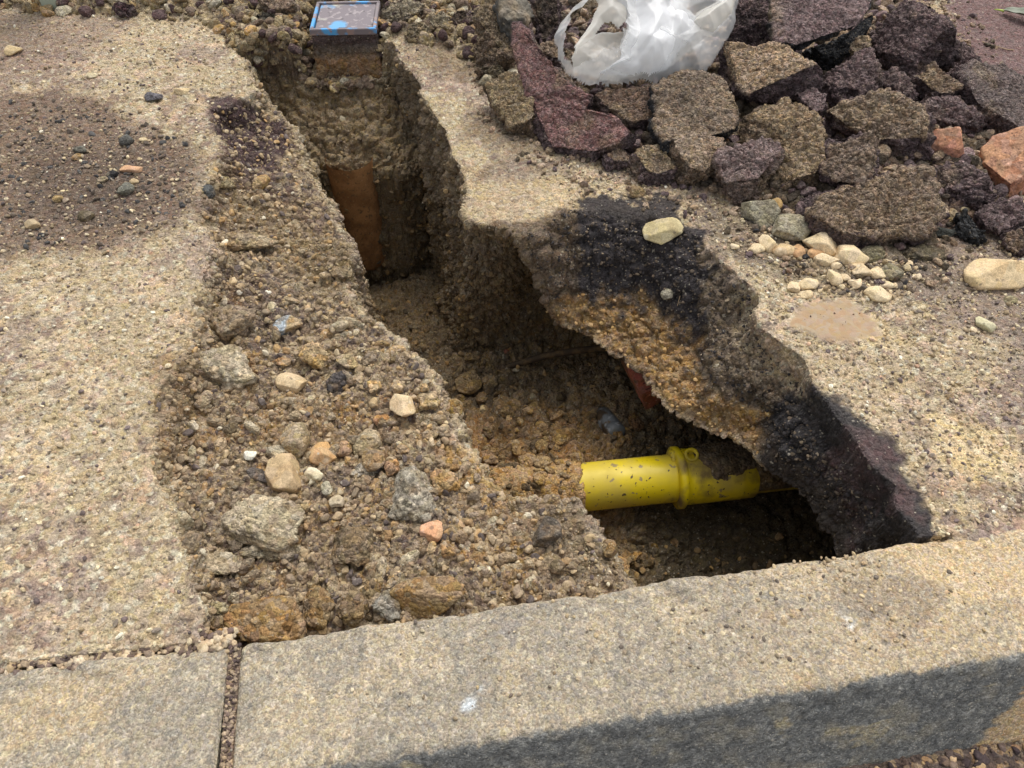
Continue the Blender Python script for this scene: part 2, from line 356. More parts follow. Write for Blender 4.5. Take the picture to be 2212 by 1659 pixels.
# displacement in three zones
wT = sst(-.012, .02, sT); wSl = sst(-.01, .02, sS) * (1 - wT); wH = sst(-.006, .012, sH) * (1 - wT)
wBk = sst(0, .04, sB) * (1 - wT); wPl = sst(0, .05, sP)
MUD = poly(0, (1740, 638), (1850, 640), (1905, 690), (1912, 728), (1845, 738), (1755, 715), (1695, 690)); sM = S(MUD); wM = sst(-.004, .012, sM + fbm(G, .012, 2, 4) * .006)
disp = np.zeros_like(X); idx = np.where(near)[0]; Gn = G[idx]
big = fbm(Gn, .11, 3, 21); c1 = clod(Gn, .034, 1); c2 = clod(Gn, .014, 2); c3 = clod(Gn, .0075, 3); f3 = fbm(Gn, .005, 2, 8)
T_, S_, H_, B_ = wT[idx], wSl[idx], wH[idx], np.maximum(wBk, wPl)[idx]
pv = 1 - np.clip(T_ + S_ + H_ + B_, 0, 1)
d = T_ * (big * .024 + c1 * .013 + c2 * .0068 + c3 * .0018 + f3 * .0010)
d += S_ * (big * .028 + c1 * .010 + c2 * .0042 + c3 * .0022 + f3 * .0018)
d += H_ * (big * .016 + c1 * .0075 + c2 * .0055 + c3 * .0026 + f3 * .0016)
d += B_ * (big * .008 + c1 * .008 + c2 * .005 + c3 * .002)
d += pv * (1 - wM[idx] * .95) * (c2 * .0017 + c3 * .0018 + f3 * .0016 + np.minimum(vn(Gn, .05, 61), 0) * .003)
kq = q[idx]; d *= np.where(kq > -.01, .35, 1)
disp[idx] = d
# soil coating over the left run of the pipe
PA, PB = at(1262, 1052, -.30), at(1655, 1012, -.30)
pd = (PB - PA) / np.linalg.norm(PB - PA)
G = G + N0 * disp[:, None]
def ridge(G):
    s = (G - PA) @ pd; perp = np.linalg.norm((G - PA) - s[:, None] * pd, axis=1); return s, perp
s_, pr_ = ridge(np.stack([G[:, 0], G[:, 1], np.full(len(G), -.30)], 1))
edge = s_ + fbm(G, .03, 3, 66) * .012 - .004
cov = (edge < .0) & (s_ > -.34) & (pr_ < .075) & inT & (G[:, 2] < -.2)
rr = .050 + fbm(G, .02, 3, 12) * .004
top = -.30 + np.sqrt(np.maximum(rr ** 2 - np.minimum(pr_, rr) ** 2, 0))
G[:, 2] = np.where(cov & (pr_ < rr), np.maximum(G[:, 2], top + .35 * disp), G[:, 2])
# let the bare pipe sit in a clean bed
bare = (s_ > -.005) & (s_ < .42) & (pr_ < .055) & inT & (G[:, 2] < -.215)
G[:, 2] = np.where(bare, np.minimum(G[:, 2], -.325 - .01 * fbm(G, .02, 2, 1)), G[:, 2])

# ---- ground colour, patch by patch: materials, plus some shade painted into the trench
def mixc(c, col, m): return c * (1 - m[:, None]) + np.asarray(col) * m[:, None]
n_a = fbm(G, .06, 4, 101); n_b = fbm(G, .018, 3, 102); n_c = fbm(G, .2, 3, 103); n_d = fbm(G, .008, 2, 104)
ID = np.zeros(len(X)); ID[idx] = wor(Gn, .007, 55)[2]
ID2 = np.zeros(len(X)); ID2[idx] = wor(Gn, .016, 56)[2]
col = np.tile(lin(186, 166, 130), (len(X), 1))
col = mixc(col, lin(208, 184, 146), sst(0, .5, n_a)); col = mixc(col, lin(146, 124, 106), sst(.05, .55, n_b + n_c * .7) * .85)
n_e = fbm(G, .035, 3, 105); n_f = fbm(G, .11, 3, 106)
col = mixc(col, lin(150, 128, 120), sst(.15, .45, n_f) * .55); col = mixc(col, lin(112, 92, 90), sst(.42, .55, n_e) * .45 * sst(-.2, .2, n_f)); col = mixc(col, lin(212, 178, 146), sst(.34, .5, fbm(G, .04, 3, 107)) * .5)
col = mixc(col, lin(196, 168, 142), sst(.93, .95, ID2) * .7); col = mixc(col, lin(120, 100, 94), sst(.90, .92, ID) * .6 * sst(-.4, .4, n_a)); col = mixc(col, lin(208, 198, 168), sst(.1, .08, ID) * .8)
def patch(L, c, soft=.015, amt=1., z=0, wobble=.02):
    global col
    s = S(poly(z, *L)); m = sst(-soft, soft, s + wobble * n_b + wobble * n_a) * amt
    col = mixc(col, c, m); return m
patch([(-40, 205), (150, 190), (300, 250), (395, 292), (432, 340), (430, 450), (330, 505), (200, 540), (-40, 560)], lin(122, 100, 84), .03, .88)
patch([(60, 320), (230, 310), (330, 330), (330, 450), (200, 480), (40, 470)], lin(92, 78, 68), .04, .55)
patch([(-40, 15), (300, 38), (220, 90), (-40, 220)], lin(150, 126, 110), .05, .7)
patch([(1990, 470), (2300, 500), (2300, 760), (2150, 740), (2000, 660), (1930, 600)], lin(134, 116, 106), .04, .75)
patch([(2150, 780), (2300, 700), (2300, 1000), (2230, 960)], lin(150, 132, 120), .04, .7)
patch([(1900, 690), (1975, 735), (1960, 775), (1900, 745), (1860, 740)], lin(214, 190, 142), .008, .8)
patch([(1990, 890), (2060, 905), (2212, 985), (2200, 1030), (2100, 1060), (2020, 1010)], lin(222, 196, 146), .012, .85)
patch([(2000, 750), (2040, 770), (2030, 785), (1995, 765)], lin(214, 190, 142), .006, .8)
patch([(1700, 720), (1820, 760), (1950, 900), (1980, 1100), (1900, 980), (1800, 860)], lin(204, 182, 146), .03, .6)
patch([(1000, 360), (1250, 390), (1500, 430), (1480, 480), (1180, 470), (1030, 480)], lin(196, 172, 130), .03, .6)
patch([(2040, -80), (2400, -80), (2400, 420), (2212, 400), (2130, 330), (2120, 180), (2060, 90)], lin(128, 102, 97), .02, 1.)
patch([(1000, 230), (1120, 260), (1350, 350), (1130, 350), (1010, 300)], lin(120, 102, 82), .03, .7)
patch([(840, 0), (1000, -20), (1100, 60), (1110, 200), (960, 170), (860, 90)], lin(140, 120, 92), .03, .7)
patch([(1500, 430), (1700, 500), (2000, 560), (2100, 600), (1950, 640), (1700, 600), (1530, 520)], lin(120, 106, 88), .03, .7)
patch([(1010, 390), (1060, 340), (1240, 350), (1230, 380), (1100, 390)], lin(110, 90, 84), .02, .5)
soil = lin(98, 84, 66)
col = mixc(col, mixc(np.tile(soil, (len(X), 1)), lin(120, 96, 84), sst(0, .4, n_a)), sst(0, .03, sP) * .9)
cb = np.tile(lin(150, 130, 100), (len(X), 1)); cb = mixc(cb, lin(104, 88, 80), sst(-.1, .4, n_a)); cb = mixc(cb, lin(190, 170, 132), sst(.75, .8, ID2) * .8)
col = mixc(col, cb, sst(0, .03, sB) * .9)
# shelf
ch = np.tile(lin(164, 142, 110), (len(X), 1)); ch = mixc(ch, lin(138, 118, 96), sst(-.1, .4, n_b)); ch = mixc(ch, lin(164, 130, 82), sst(.1, .5, n_a)); ch = mixc(ch, lin(94, 78, 74), sst(.72, .76, ID) * .7); ch = mixc(ch, lin(186, 168, 134), sst(.85, .87, ID2) * .6)
col = mixc(col, ch, wH * sst(0, .02, dE0 + n_b * .01))
patch([(455, 235), (600, 232), (622, 290), (575, 345), (500, 330), (470, 300)], lin(82, 64, 66), .01, .9, -.02, .012)
patch([(480, 340), (560, 350), (700, 430), (690, 470), (560, 410), (470, 400)], lin(98, 76, 74), .02, .75, -.03)
patch([(490, 400), (640, 430), (740, 560), (700, 600), (560, 520), (480, 470)], lin(146, 124, 88), .03, .6, -.05)
patch([(500, 590), (640, 600), (660, 680), (560, 720), (470, 640)], lin(98, 82, 78), .03, .55, -.05)
patch([(340, 790), (420, 770), (420, 900), (400, 1010), (350, 1000), (335, 900)], lin(150, 124, 90), .012, .8, -.01, .008)
patch([(500, 860), (640, 830), (760, 900), (860, 960), (780, 1000), (600, 930)], lin(150, 120, 78), .03, .7, -.06)
patch([(930, 960), (1000, 990), (1120, 1080), (1090, 1130), (1000, 1090), (930, 1030)], lin(178, 142, 88), .02, .85, -.09)
patch([(1100, 1080), (1250, 1090), (1350, 1240), (1250, 1270), (1150, 1190)], lin(136, 118, 92), .03, .7, -.08)
patch([(660, 480), (760, 540), (745, 630), (690, 650), (650, 560)], lin(136, 116, 84), .02, .7, -.06)
# right slope: brown, tar and the clay under it
cs = np.tile(lin(112, 97, 78), (len(X), 1)); cs = mixc(cs, lin(92, 78, 64), sst(0, .5, n_a)); cs = mixc(cs, lin(134, 114, 92), sst(.8, .82, ID) * .6)
col = mixc(col, cs, wSl * sst(-.01, .03, dE1 + n_b * .02))
BLK = lin(62, 58, 60)
m1 = patch([(1238, 505), (1290, 482), (1440, 500), (1505, 560), (1515, 660), (1500, 752), (1440, 742), (1350, 700), (1290, 650), (1215, 600)], BLK, .006, .95, -.06, .03)
m2 = patch([(1650, 900), (1700, 872), (1790, 940), (1870, 1005), (1905, 1080), (1960, 1160), (1975, 1230), (1880, 1230), (1850, 1130), (1800, 1065), (1740, 1010), (1690, 960)], lin(60, 58, 60), .008, .96, -.08, .012)
m4 = patch([(1000, 505), (1060, 515), (1150, 505), (1215, 490), (1240, 560), (1210, 600), (1120, 600), (1040, 580), (1010, 560)], lin(112, 94, 74), .008, .9, -.04, .015)
m3 = patch([(1820, 960), (1880, 960), (1930, 1040), (1960, 1120), (1920, 1100), (1870, 1020)], lin(104, 80, 78), .012, .6, -.03)
clay = mixc(np.tile(lin(168, 132, 80), (len(X), 1)), lin(132, 104, 64), sst(-.1, .4, n_b))
lipm = sst(-.098, -.128, G[:, 2] + n_b * .02 + n_a * .018) * np.maximum(wSl, wT * sst(.06, .02, dR)) * sst(1.14, 1.06, Yg) * (1 - m2 * .9)
col = mixc(col, clay, lipm * .95)
# trench
ct = np.tile(lin(142, 120, 86), (len(X), 1)); ct = mixc(ct, lin(124, 104, 76), sst(-.1, .4, n_a)); ct = mixc(ct, lin(150, 122, 76), sst(.1, .5, n_b) * .7); ct = mixc(ct, lin(150, 138, 112), sst(.92, .94, ID2) * .5)
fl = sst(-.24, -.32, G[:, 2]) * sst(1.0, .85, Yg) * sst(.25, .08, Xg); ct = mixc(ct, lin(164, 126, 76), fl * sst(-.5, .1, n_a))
dk = sst(.15, .30, Xg) * sst(.95, .8, Yg); ct = mixc(ct, lin(92, 80, 58), dk)  # darker under the overhang: its shade put into the trench colour
dk2 = sst(.04, .0, np.abs((Xg + .02) - (Yg - .95) * -.3) - .03) * sst(.7, .8, Yg) * sst(1.12, 1.0, Yg); ct = mixc(ct, lin(84, 74, 58), dk2 * .6 * sst(-.3, .2, n_a))  # middle of the floor darkened too, shade put into the colour
ct = mixc(ct, lin(146, 126, 94), sst(1.25, 1.5, Yg) * .5)
keep = np.clip(lipm, 0, 1)
tm = wT * sst(.0, .03, dL + n_b * .008) * (1 - keep) * np.where((dR < .02) & (Yg < 1.05), .3, 1)
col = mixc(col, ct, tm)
col = mixc(col, lin(124, 108, 88), wT * sst(.09, .02, dR) * sst(1.05, 1.15, Yg) * .6)
col = mixc(col, lin(176, 138, 84), (cov & (pr_ < .06)) * .9)
# smooth mud puddle
col = mixc(col, lin(166, 140, 108), wM)
col = np.clip(col * (1 + .10 * n_d[:, None]), .01, .9)
F = FQ
used = np.zeros(len(G), bool); used[F.ravel()] = True
remap = np.cumsum(used) - 1
ground = make_mesh('ground', G[used], remap[F], M_ground, col[used], extra={'smo': (wM * .9)[used]})
tag(ground, kind='structure')
print('ground verts', used.sum())
N1 = N0
fa = np.linalg.norm(np.cross(G[FQ[:, 1]] - G[FQ[:, 0]], G[FQ[:, 3]] - G[FQ[:, 0]]), axis=1); VA = np.zeros(len(G)); 
for k_ in range(4): np.add.at(VA, FQ[:, k_], fa / 4)

# screen lookup used only to stand loose pieces on the ground they lie on
pu, pv_, pdep = project(G)
vis = used & near & (pu > -150) & (pu < 2360) & (pv_ > -150) & (pv_ < 1700)
vi = np.where(vis)[0]; cu = (pu[vi] // 6).astype(int) + 40; cv = (pv_[vi] // 6).astype(int) + 40
zb = np.full((500, 500), 99.); np.minimum.at(zb, (cu, cv), pdep[vi])
front_ok = pdep[vi] < zb[cu, cv] + .03
vf = vi[front_ok]; fu, fv = pu[vf], pv_[vf]
def hit(u, v):
    k = np.argmin((fu - u) ** 2 + (fv - v) ** 2); j = vf[k]; return G[j], N1[j], pdep[j]

# ------------------------------------------------------------------ road
rx = np.concatenate([np.array(grow(-.8, -1, .02, 45))[::-1], np.linspace(-.8, .2, 120, endpoint=False), np.linspace(.2, 1.0, 420), np.array(grow(1.0, 1, .01, 45))])
rq = np.concatenate([np.linspace(.12, .42, 160), np.array(grow(.42, 1, .01, 40))])
ra, rb = np.meshgrid(rx, rq); ra = ra.ravel(); rb = rb.ravel()
RP = np.stack([KB0[0] + KD[0] * (ra + .317) + KN[0] * rb, KB0[1] + KD[1] * (ra + .317) + KN[1] * rb, np.full(ra.shape, -.112)], 1)
rn = rb < .5
RP[rn, 2] += clod(RP[rn], .012, 70) * .003 + clod(RP[rn], .006, 71) * .0018 + fbm(RP[rn], .06, 2, 72) * .004
rc = np.tile(lin(104, 88, 78), (len(RP), 1)); rID = np.zeros(len(RP)); rID[rn] = wor(RP[rn], .009, 73)[2]
rc = mixc(rc, lin(168, 138, 98), sst(.7, .74, rID) * .8); rc = mixc(rc, lin(74, 62, 62), sst(.2, .16, rID) * .7)
rc = mixc(rc, lin(176, 142, 96), sst(.0, .06, RP[:, 0] - .58 + .03 * fbm(RP, .05, 2, 5)) * sst(.12, .0, rb - .2))
road = make_mesh('road', RP, grid_faces(len(rq), len(rx)), M_ground, rc); tag(road, kind='structure')

# ------------------------------------------------------------------ kerb stones
def kerb(name, o, D, Nn, s0, s1, label, seed):
    L_ = s1 - s0; ns = int(L_ / .0021); s = np.linspace(0, 1, ns)
    prof = []
    def arc(cx, cz, r, a0, a1, n): return [(cx + r * math.cos(a), cz + r * math.sin(a)) for a in np.linspace(a0, a1, n)]
    fa = math.atan2(.1, .055)
    pts = [(0.004, -.25)] + [(0.0, z) for z in np.linspace(-.12, -.012, 30)] + arc(.010, -.010, .010, math.pi, math.pi / 2, 8)[1:]
    pts += [(x, 0) for x in np.linspace(.012, .135, 60)]
    pts += arc(.138, -.020, .020, math.pi / 2, math.pi / 2 - fa, 12)[1:]
    ex, ez = pts[-1]; pts += [(ex + .055 * t * 1.05, ez - .1 * t * 1.05) for t in np.linspace(.02, 1, 52)]
    ex, ez = pts[-1]; pts += [(ex + .002, -.25)]
    pr = np.array(pts)
    npf = len(pr); Sg, Kg = np.meshgrid(np.arange(ns), np.arange(npf), indexing='ij')
    sl_ = (s0 + s * L_)
    V = np.zeros((ns, npf, 3)); V[..., 0] = o[0] + D[0] * sl_[:, None] + Nn[0] * pr[None, :, 0]; V[..., 1] = o[1] + D[1] * sl_[:, None] + Nn[1] * pr[None, :, 0]; V[..., 2] = pr[None, :, 1]
    # rounded arrises at the two ends
    e = np.minimum(s * L_, (1 - s) * L_); drop = .010 - np.sqrt(np.maximum(.010 ** 2 - np.maximum(.010 - e, 0) ** 2, 0))
    V[..., 2] -= drop[:, None] * (pr[None, :, 1] > -.2)
    Vf = V.reshape(-1, 3); pn = np.zeros((ns, npf, 3)); t = np.gradient(pr, axis=0); nn = np.stack([-t[:, 1], t[:, 0]], 1); nn /= np.linalg.norm(nn, axis=1)[:, None] + 1e-9
    pn[..., 0] = Nn[0] * nn[None, :, 0]; pn[..., 1] = Nn[1] * nn[None, :, 0]; pn[..., 2] = nn[None, :, 1]
    pnf = pn.reshape(-1, 3); back = np.tile((pr[:, 0] < .02), ns)
    dd = fbm(Vf, .07, 3, seed) * .0022 + fbm(Vf, .012, 3, seed + 3) * .0009
    dd += np.where(back, fbm(Vf, .05, 3, seed + 5) * .006 + fbm(Vf, .012, 2, seed + 6) * .003, 0)
    chip = clod(Vf, .03, seed + 8); dd -= np.where(np.tile((np.abs(pr[:, 0] - .145) < .02), ns), np.maximum(chip - .15, 0) * .004, 0)
    Vf = Vf + pnf * dd[:, None]
    # colour: dusty top, darker cast face with dust smears
    qn = np.tile(pr[:, 0], ns); na = fbm(Vf, .05, 4, seed + 20); nb = fbm(Vf * np.array([1, 1, 3.]), .012, 3, seed + 21); idk = wor(Vf, .006, seed + 22)[2]
    c = np.tile(lin(156, 144, 123), (len(Vf), 1)); c = mixc(c, lin(174, 158, 130), sst(-.1, .4, na)); c = mixc(c, lin(140, 133, 119), sst(0, .6, nb + .3 * fbm(Vf, .15, 2, seed + 2)) * .6)
    c = mixc(c, lin(182, 160, 124), sst(.1, .5, Vf[:, 0]) * .6); c = mixc(c, lin(112, 108, 102), sst(.91, .93, idk) * .5); c = mixc(c, lin(206, 190, 158), sst(.08, .06, idk) * .45); c = mixc(c, lin(124, 120, 116), sst(.3, .55, fbm(Vf, .0045, 2, seed + 64)) * .45)
    st = sst(.35, .6, fbm(Vf, .03, 3, seed + 30)); c = mixc(c, lin(164, 134, 96), st * .4 * sst(.2, .35, Vf[:, 0]))
    for L_k, ck, am in (([(1000, 1530), (1040, 1495), (1052, 1500), (1015, 1532)], lin(214, 222, 226), .8), ([(1828, 1338), (1846, 1342), (1850, 1372), (1832, 1366)], lin(220, 216, 206), .8), ([(1610, 1284), (1700, 1292), (1900, 1318), (1960, 1330), (1890, 1334), (1700, 1308)], lin(120, 120, 120), .45), ([(1880, 1170), (2212, 1150), (2230, 1290), (2060, 1300), (1960, 1230)], lin(204, 176, 132), .5), ([(1790, 1270), (1960, 1240), (2060, 1270), (1990, 1350), (1850, 1330)], lin(132, 116, 98), .5), ([(0, 1500), (300, 1430), (240, 1560), (20, 1620)], lin(186, 160, 116), .35), ([(1080, 1330), (1130, 1340), (1110, 1380), (1070, 1370)], lin(122, 118, 124), .4)):
        sk = sdf(Vf[:, 0], Vf[:, 1], poly(0, *L_k)); c = mixc(c, ck, sst(-.004, .006, sk + .012 * nb + .008 * na) * am)
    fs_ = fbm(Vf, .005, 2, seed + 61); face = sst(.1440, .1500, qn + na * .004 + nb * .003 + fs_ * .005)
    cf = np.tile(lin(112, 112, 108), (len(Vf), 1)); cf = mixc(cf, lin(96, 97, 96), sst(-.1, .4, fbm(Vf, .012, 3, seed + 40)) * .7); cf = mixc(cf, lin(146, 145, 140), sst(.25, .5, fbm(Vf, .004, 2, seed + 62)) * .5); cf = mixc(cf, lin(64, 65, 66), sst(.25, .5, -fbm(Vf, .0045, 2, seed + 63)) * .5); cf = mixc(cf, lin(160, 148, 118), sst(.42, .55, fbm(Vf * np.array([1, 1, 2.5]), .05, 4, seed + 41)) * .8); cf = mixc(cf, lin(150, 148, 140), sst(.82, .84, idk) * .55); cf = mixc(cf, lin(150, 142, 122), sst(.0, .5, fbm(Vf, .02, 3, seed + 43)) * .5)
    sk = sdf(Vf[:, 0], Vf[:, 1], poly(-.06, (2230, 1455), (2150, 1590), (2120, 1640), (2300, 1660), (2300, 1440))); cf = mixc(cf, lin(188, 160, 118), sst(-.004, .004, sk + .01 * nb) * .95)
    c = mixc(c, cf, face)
    Fq = grid_faces(ns, npf)[:, ::-1]
    n0 = len(Vf); base = Vf; 
    # end caps
    caps = [];
    ob = make_mesh(name, base, Fq, M_kerb, c)
    bm = bmesh.new(); bm.from_mesh(ob.data); bm.verts.ensure_lookup_table()
    for i, rev in ((0, False), (ns - 1, True)):
        vs = [bm.verts[i * npf + k] for k in range(npf)]
        try: bm.faces.new(vs if rev else vs[::-1])
        except Exception: pass
    bm.faces.new([bm.verts[0], bm.verts[(ns - 1) * npf], bm.verts[ns * npf - 1], bm.verts[npf - 1]])
    bm.to_mesh(ob.data); bm.free()
    tag(ob, label, 'kerb', 'kerb stones in a row'); return ob
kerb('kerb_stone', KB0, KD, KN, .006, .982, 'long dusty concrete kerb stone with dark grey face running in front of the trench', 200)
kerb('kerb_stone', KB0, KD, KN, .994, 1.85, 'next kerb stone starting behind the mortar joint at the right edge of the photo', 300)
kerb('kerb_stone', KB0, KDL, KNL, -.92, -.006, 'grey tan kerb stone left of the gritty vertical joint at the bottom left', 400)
def mortar(s, label, D, Nn, wd=.007, tan=False):
    a = np.linspace(-wd, wd, 22); b = np.linspace(.002, .215, 340); A, B = np.meshgrid(a, b); A = A.ravel(); B = B.ravel()
    zz = np.where(B < .14, -.0065, -.0065 - (B - .14) * 1.75)
    V = np.stack([KB0[0] + D[0] * (A + s) + Nn[0] * B, KB0[1] + D[1] * (A + s) + Nn[1] * B, zz], 1)
    V[:, 2] += clod(V, .005, 77) * .0018 + clod(V, .0028, 78) * .001
    i = wor(V, .005, 79)[2]; c = np.tile(lin(120, 102, 86), (len(V), 1)); c = mixc(c, lin(168, 146, 114), sst(.65, .7, i) * .8); c = mixc(c, lin(84, 70, 64), sst(.25, .2, i) * .8)
    if tan: c = mixc(c, lin(196, 166, 118), np.full(len(V), .8))
    o = make_mesh('mortar_joint', V, grid_faces(340, 22), M_gravel, c); tag(o, label, 'joint')
mortar(0.0, 'narrow dark gritty joint full of small stones between the two kerb stones', KD, KN)
mortar(.988, 'tan mortar joint at the right end of the long kerb stone', KD, KN, .006, True)

# ------------------------------------------------------------------ pipes and fittings
def tube(pts, rad, n=48, sub=6, cap=True, ret=False):
    pts = np.array(pts, float); rad = np.array(rad, float)
    P_, r_ = [], []
    for k in range(len(pts) - 1):
        for t in np.linspace(0, 1, sub, endpoint=False): P_.append(pts[k] * (1 - t) + pts[k + 1] * t); r_.append(rad[k] * (1 - t) + rad[k + 1] * t)
    P_.append(pts[-1]); r_.append(rad[-1]); P_ = np.array(P_); r_ = np.array(r_)
    T = np.gradient(P_, axis=0); T /= np.linalg.norm(T, axis=1)[:, None] + 1e-9
    T[:] = np.where(np.linalg.norm(T, axis=1)[:, None] < .5, T[0], T)
    up = np.array([0, 0, 1.]) if abs(T[0][2]) < .8 else np.array([0, 1., 0])
    A = np.cross(T, up); A /= np.linalg.norm(A, axis=1)[:, None] + 1e-9; B = np.cross(A, T)
    th = np.linspace(0, 2 * np.pi, n, endpoint=False)
    V = P_[:, None, :] + r_[:, None, None] * (np.cos(th)[None, :, None] * A[:, None, :] + np.sin(th)[None, :, None] * B[:, None, :])
    return V.reshape(-1, 3), grid_faces(len(P_), n, True)[:, ::-1]
def prof_tube(a, d, prof, n=64):      # prof = (distance along d, radius): all rings on one straight axis
    a = np.array(a); d = np.array(d) / np.linalg.norm(d); up = np.array([0, 0, 1.]) if abs(d[2]) < .8 else np.array([0, 1., 0])
    A = np.cross(d, up); A /= np.linalg.norm(A); B = np.cross(A, d); th = np.linspace(0, 2 * np.pi, n, endpoint=False)
    V = np.array([a + d * s + r * (math.cos(t) * A + math.sin(t) * B) for s, r in prof for t in th])
    return V, grid_faces(len(prof), n, True)[:, ::-1]
YEL = lin(214, 190, 20)
def yellow_mat(name, dirt=0.56, top=.0):
    m = bpy.data.materials.new(name); m.use_nodes = True; nt = m.node_tree; L = nt.links.new
    b = nt.nodes['Principled BSDF']; b.inputs['Roughness'].default_value = .38; b.inputs['Specular IOR Level'].default_value = .5
    tc = nt.nodes.new('ShaderNodeTexCoord'); base = nt.nodes.new('ShaderNodeRGB'); base.outputs[0].default_value = (*YEL, 1); cur = base.outputs[0]; masks = []
    for k, (c, th, s, det, sf, am) in enumerate([(lin(168, 146, 80), .42, 14, 6, .22, .72), (lin(128, 112, 84), .62, 60, 4, .03, .85), (lin(70, 56, 36), .66, 120, 2, .015, .95), (lin(104, 84, 52), dirt - .03, 22, 8, .16, .92)]):
        n = nt.nodes.new('ShaderNodeTexNoise'); n.noise_dimensions = '4D'; n.inputs['W'].default_value = k * 2.3 + 1; n.inputs['Scale'].default_value = s; n.inputs['Detail'].default_value = det; L(tc.outputs['Object'], n.inputs['Vector'])
        mr = nt.nodes.new('ShaderNodeMapRange'); mr.inputs[1].default_value = th; mr.inputs[2].default_value = th + sf; L(n.outputs['Fac'], mr.inputs[0])
        f = ndmath(nt, 'MULTIPLY', mr.outputs[0], am); masks.append(f)
        mm = nt.nodes.new('ShaderNodeMix'); mm.data_type = 'RGBA'; L(f, mm.inputs[0]); L(cur, mm.inputs[6]); mm.inputs[7].default_value = (*c, 1); cur = mm.outputs[2]
    L(cur, b.inputs['Base Color'])
    L(ndmath(nt, 'MULTIPLY_ADD', ndmath(nt, 'MAXIMUM', masks[0], masks[3]), .5, .36), b.inputs['Roughness'])
    bp = nt.nodes.new('ShaderNodeBump'); bp.inputs['Distance'].default_value = .002; bp.inputs['Strength'].default_value = .5; L(ndmath(nt, 'MAXIMUM', masks[2], masks[3]), bp.inputs['Height']); L(bp.outputs[0], b.inputs['Normal'])
    return m
M_yel = yellow_mat('yellow polyethylene', .66); M_yel2 = yellow_mat('muddy and shaded yellow polyethylene', .50)
pipe = empty('yellow_gas_pipe', PA, 'bright yellow plastic gas pipe with a coupler lying across the trench floor', 'pipe')
def child(o, par):
    o.parent = par; o.matrix_parent_inverse = Matrix.Translation(par.location).inverted(); return o
Rp = .0425; sC_ = float((at(1470, 1033, -.30) - PA) @ pd)
V, Fq = prof_tube(PA, pd, [(-.30, Rp)] + [(s, Rp) for s in np.linspace(-.05, sC_, 20)])
child(make_mesh('pipe', V, Fq, M_yel), pipe)
Lc = np.linalg.norm(PB - PA)
c0 = at(1470, 1033, -.30); sC = float((c0 - PA) @ pd)
prof = [(sC - .014, Rp), (sC - .014, .050), (sC - .011, .0555), (sC - .002, .0555), (sC + .001, .052), (sC + .003, .0495)] + [(sC + s, .0495) for s in np.linspace(.01, .100, 20)] + [(sC + .102, .0485), (sC + .125, .0485), (sC + .127, .047), (sC + .128, .0425)]
V, Fq = prof_tube(PA, pd, prof, 80); child(make_mesh('coupler', V, Fq, M_yel2), pipe)
V, Fq = prof_tube(PA, pd, [(sC + .12, Rp - .0005), (sC + .2, Rp - .0005), (sC + .5, Rp - .0005)]); child(make_mesh('pipe', V, Fq, M_yel2), pipe)  # tail in the muddy yellow: shade under the lip put into its colour
# soil lying on the back of the coupler
ts = np.linspace(.018, .19, 130); an = np.radians(np.linspace(5, 175, 130)); TT, AN = np.meshgrid(ts, an); TT = TT.ravel(); AN = AN.ravel()
Aa = np.cross(pd, [0, 0, 1.]); Aa /= np.linalg.norm(Aa); Bb = np.cross(Aa, pd)
base_ = PA + pd * (sC + TT)[:, None]; dr_ = np.cos(AN)[:, None] * Aa + np.sin(AN)[:, None] * Bb; Pq = base_ + dr_ * .05
lim_ = np.radians(54) + .5 * fbm(Pq, .03, 3, 41) - .3 * sst(.06, .16, TT) + .6 * sst(.05, .02, TT)
cvr = np.clip((AN - lim_) / .25, -1, 1); thick = .0465 + .0085 * np.clip(cvr + .35, 0, 1) + (clod(Pq, .012, 42) * .0022 + clod(Pq, .006, 43) * .0012) * np.clip(cvr + .8, 0, 1)
Vs = base_ + dr_ * thick[:, None]; cS = mixc(np.tile(lin(110, 92, 66), (len(Vs), 1)), lin(84, 70, 52), sst(-.1, .3, fbm(Vs, .012, 3, 44)))
soilcap = make_mesh('soil_on_coupler', Vs, grid_faces(130, 130), M_clod, cS); tag(soilcap, 'dark lumpy soil still lying on top of the yellow coupler', 'soil')
# terminal boss: a short open cup standing up from the coupler collar
upv = np.array([.02, -.35, .94]); upv /= np.linalg.norm(upv)
bo = PA + pd * (sC + .012) + np.array([0, .018, .034])
V, Fq = prof_tube(bo, upv, [(0, .0135), (.022, .0125), (.0235, .0115), (.0235, .0075), (.012, .007), (.012, .0001)], 32)
child(make_mesh('terminal_socket', V, Fq, M_yel2), pipe)
bo2 = PA + pd * (sC - .010) + np.array([0, .020, .030])
V, Fq = prof_tube(bo2, pd, [(-.012, .0001), (-.012, .016), (-.010, .0175), (.012, .0175), (.014, .016), (.014, .0001)], 32); child(make_mesh('collar_lug', V, Fq, M_yel2), pipe)

M_clay = mix_mat('old clay pipe', [lin(176, 128, 80)], [(lin(150, 106, 64), .45, 22), (lin(124, 96, 64), .55, 120), (lin(198, 156, 104), .60, 200), (lin(96, 74, 50), .64, 160)], 30, rough=.95, bump=.9, bdist=.003, soft=.1)
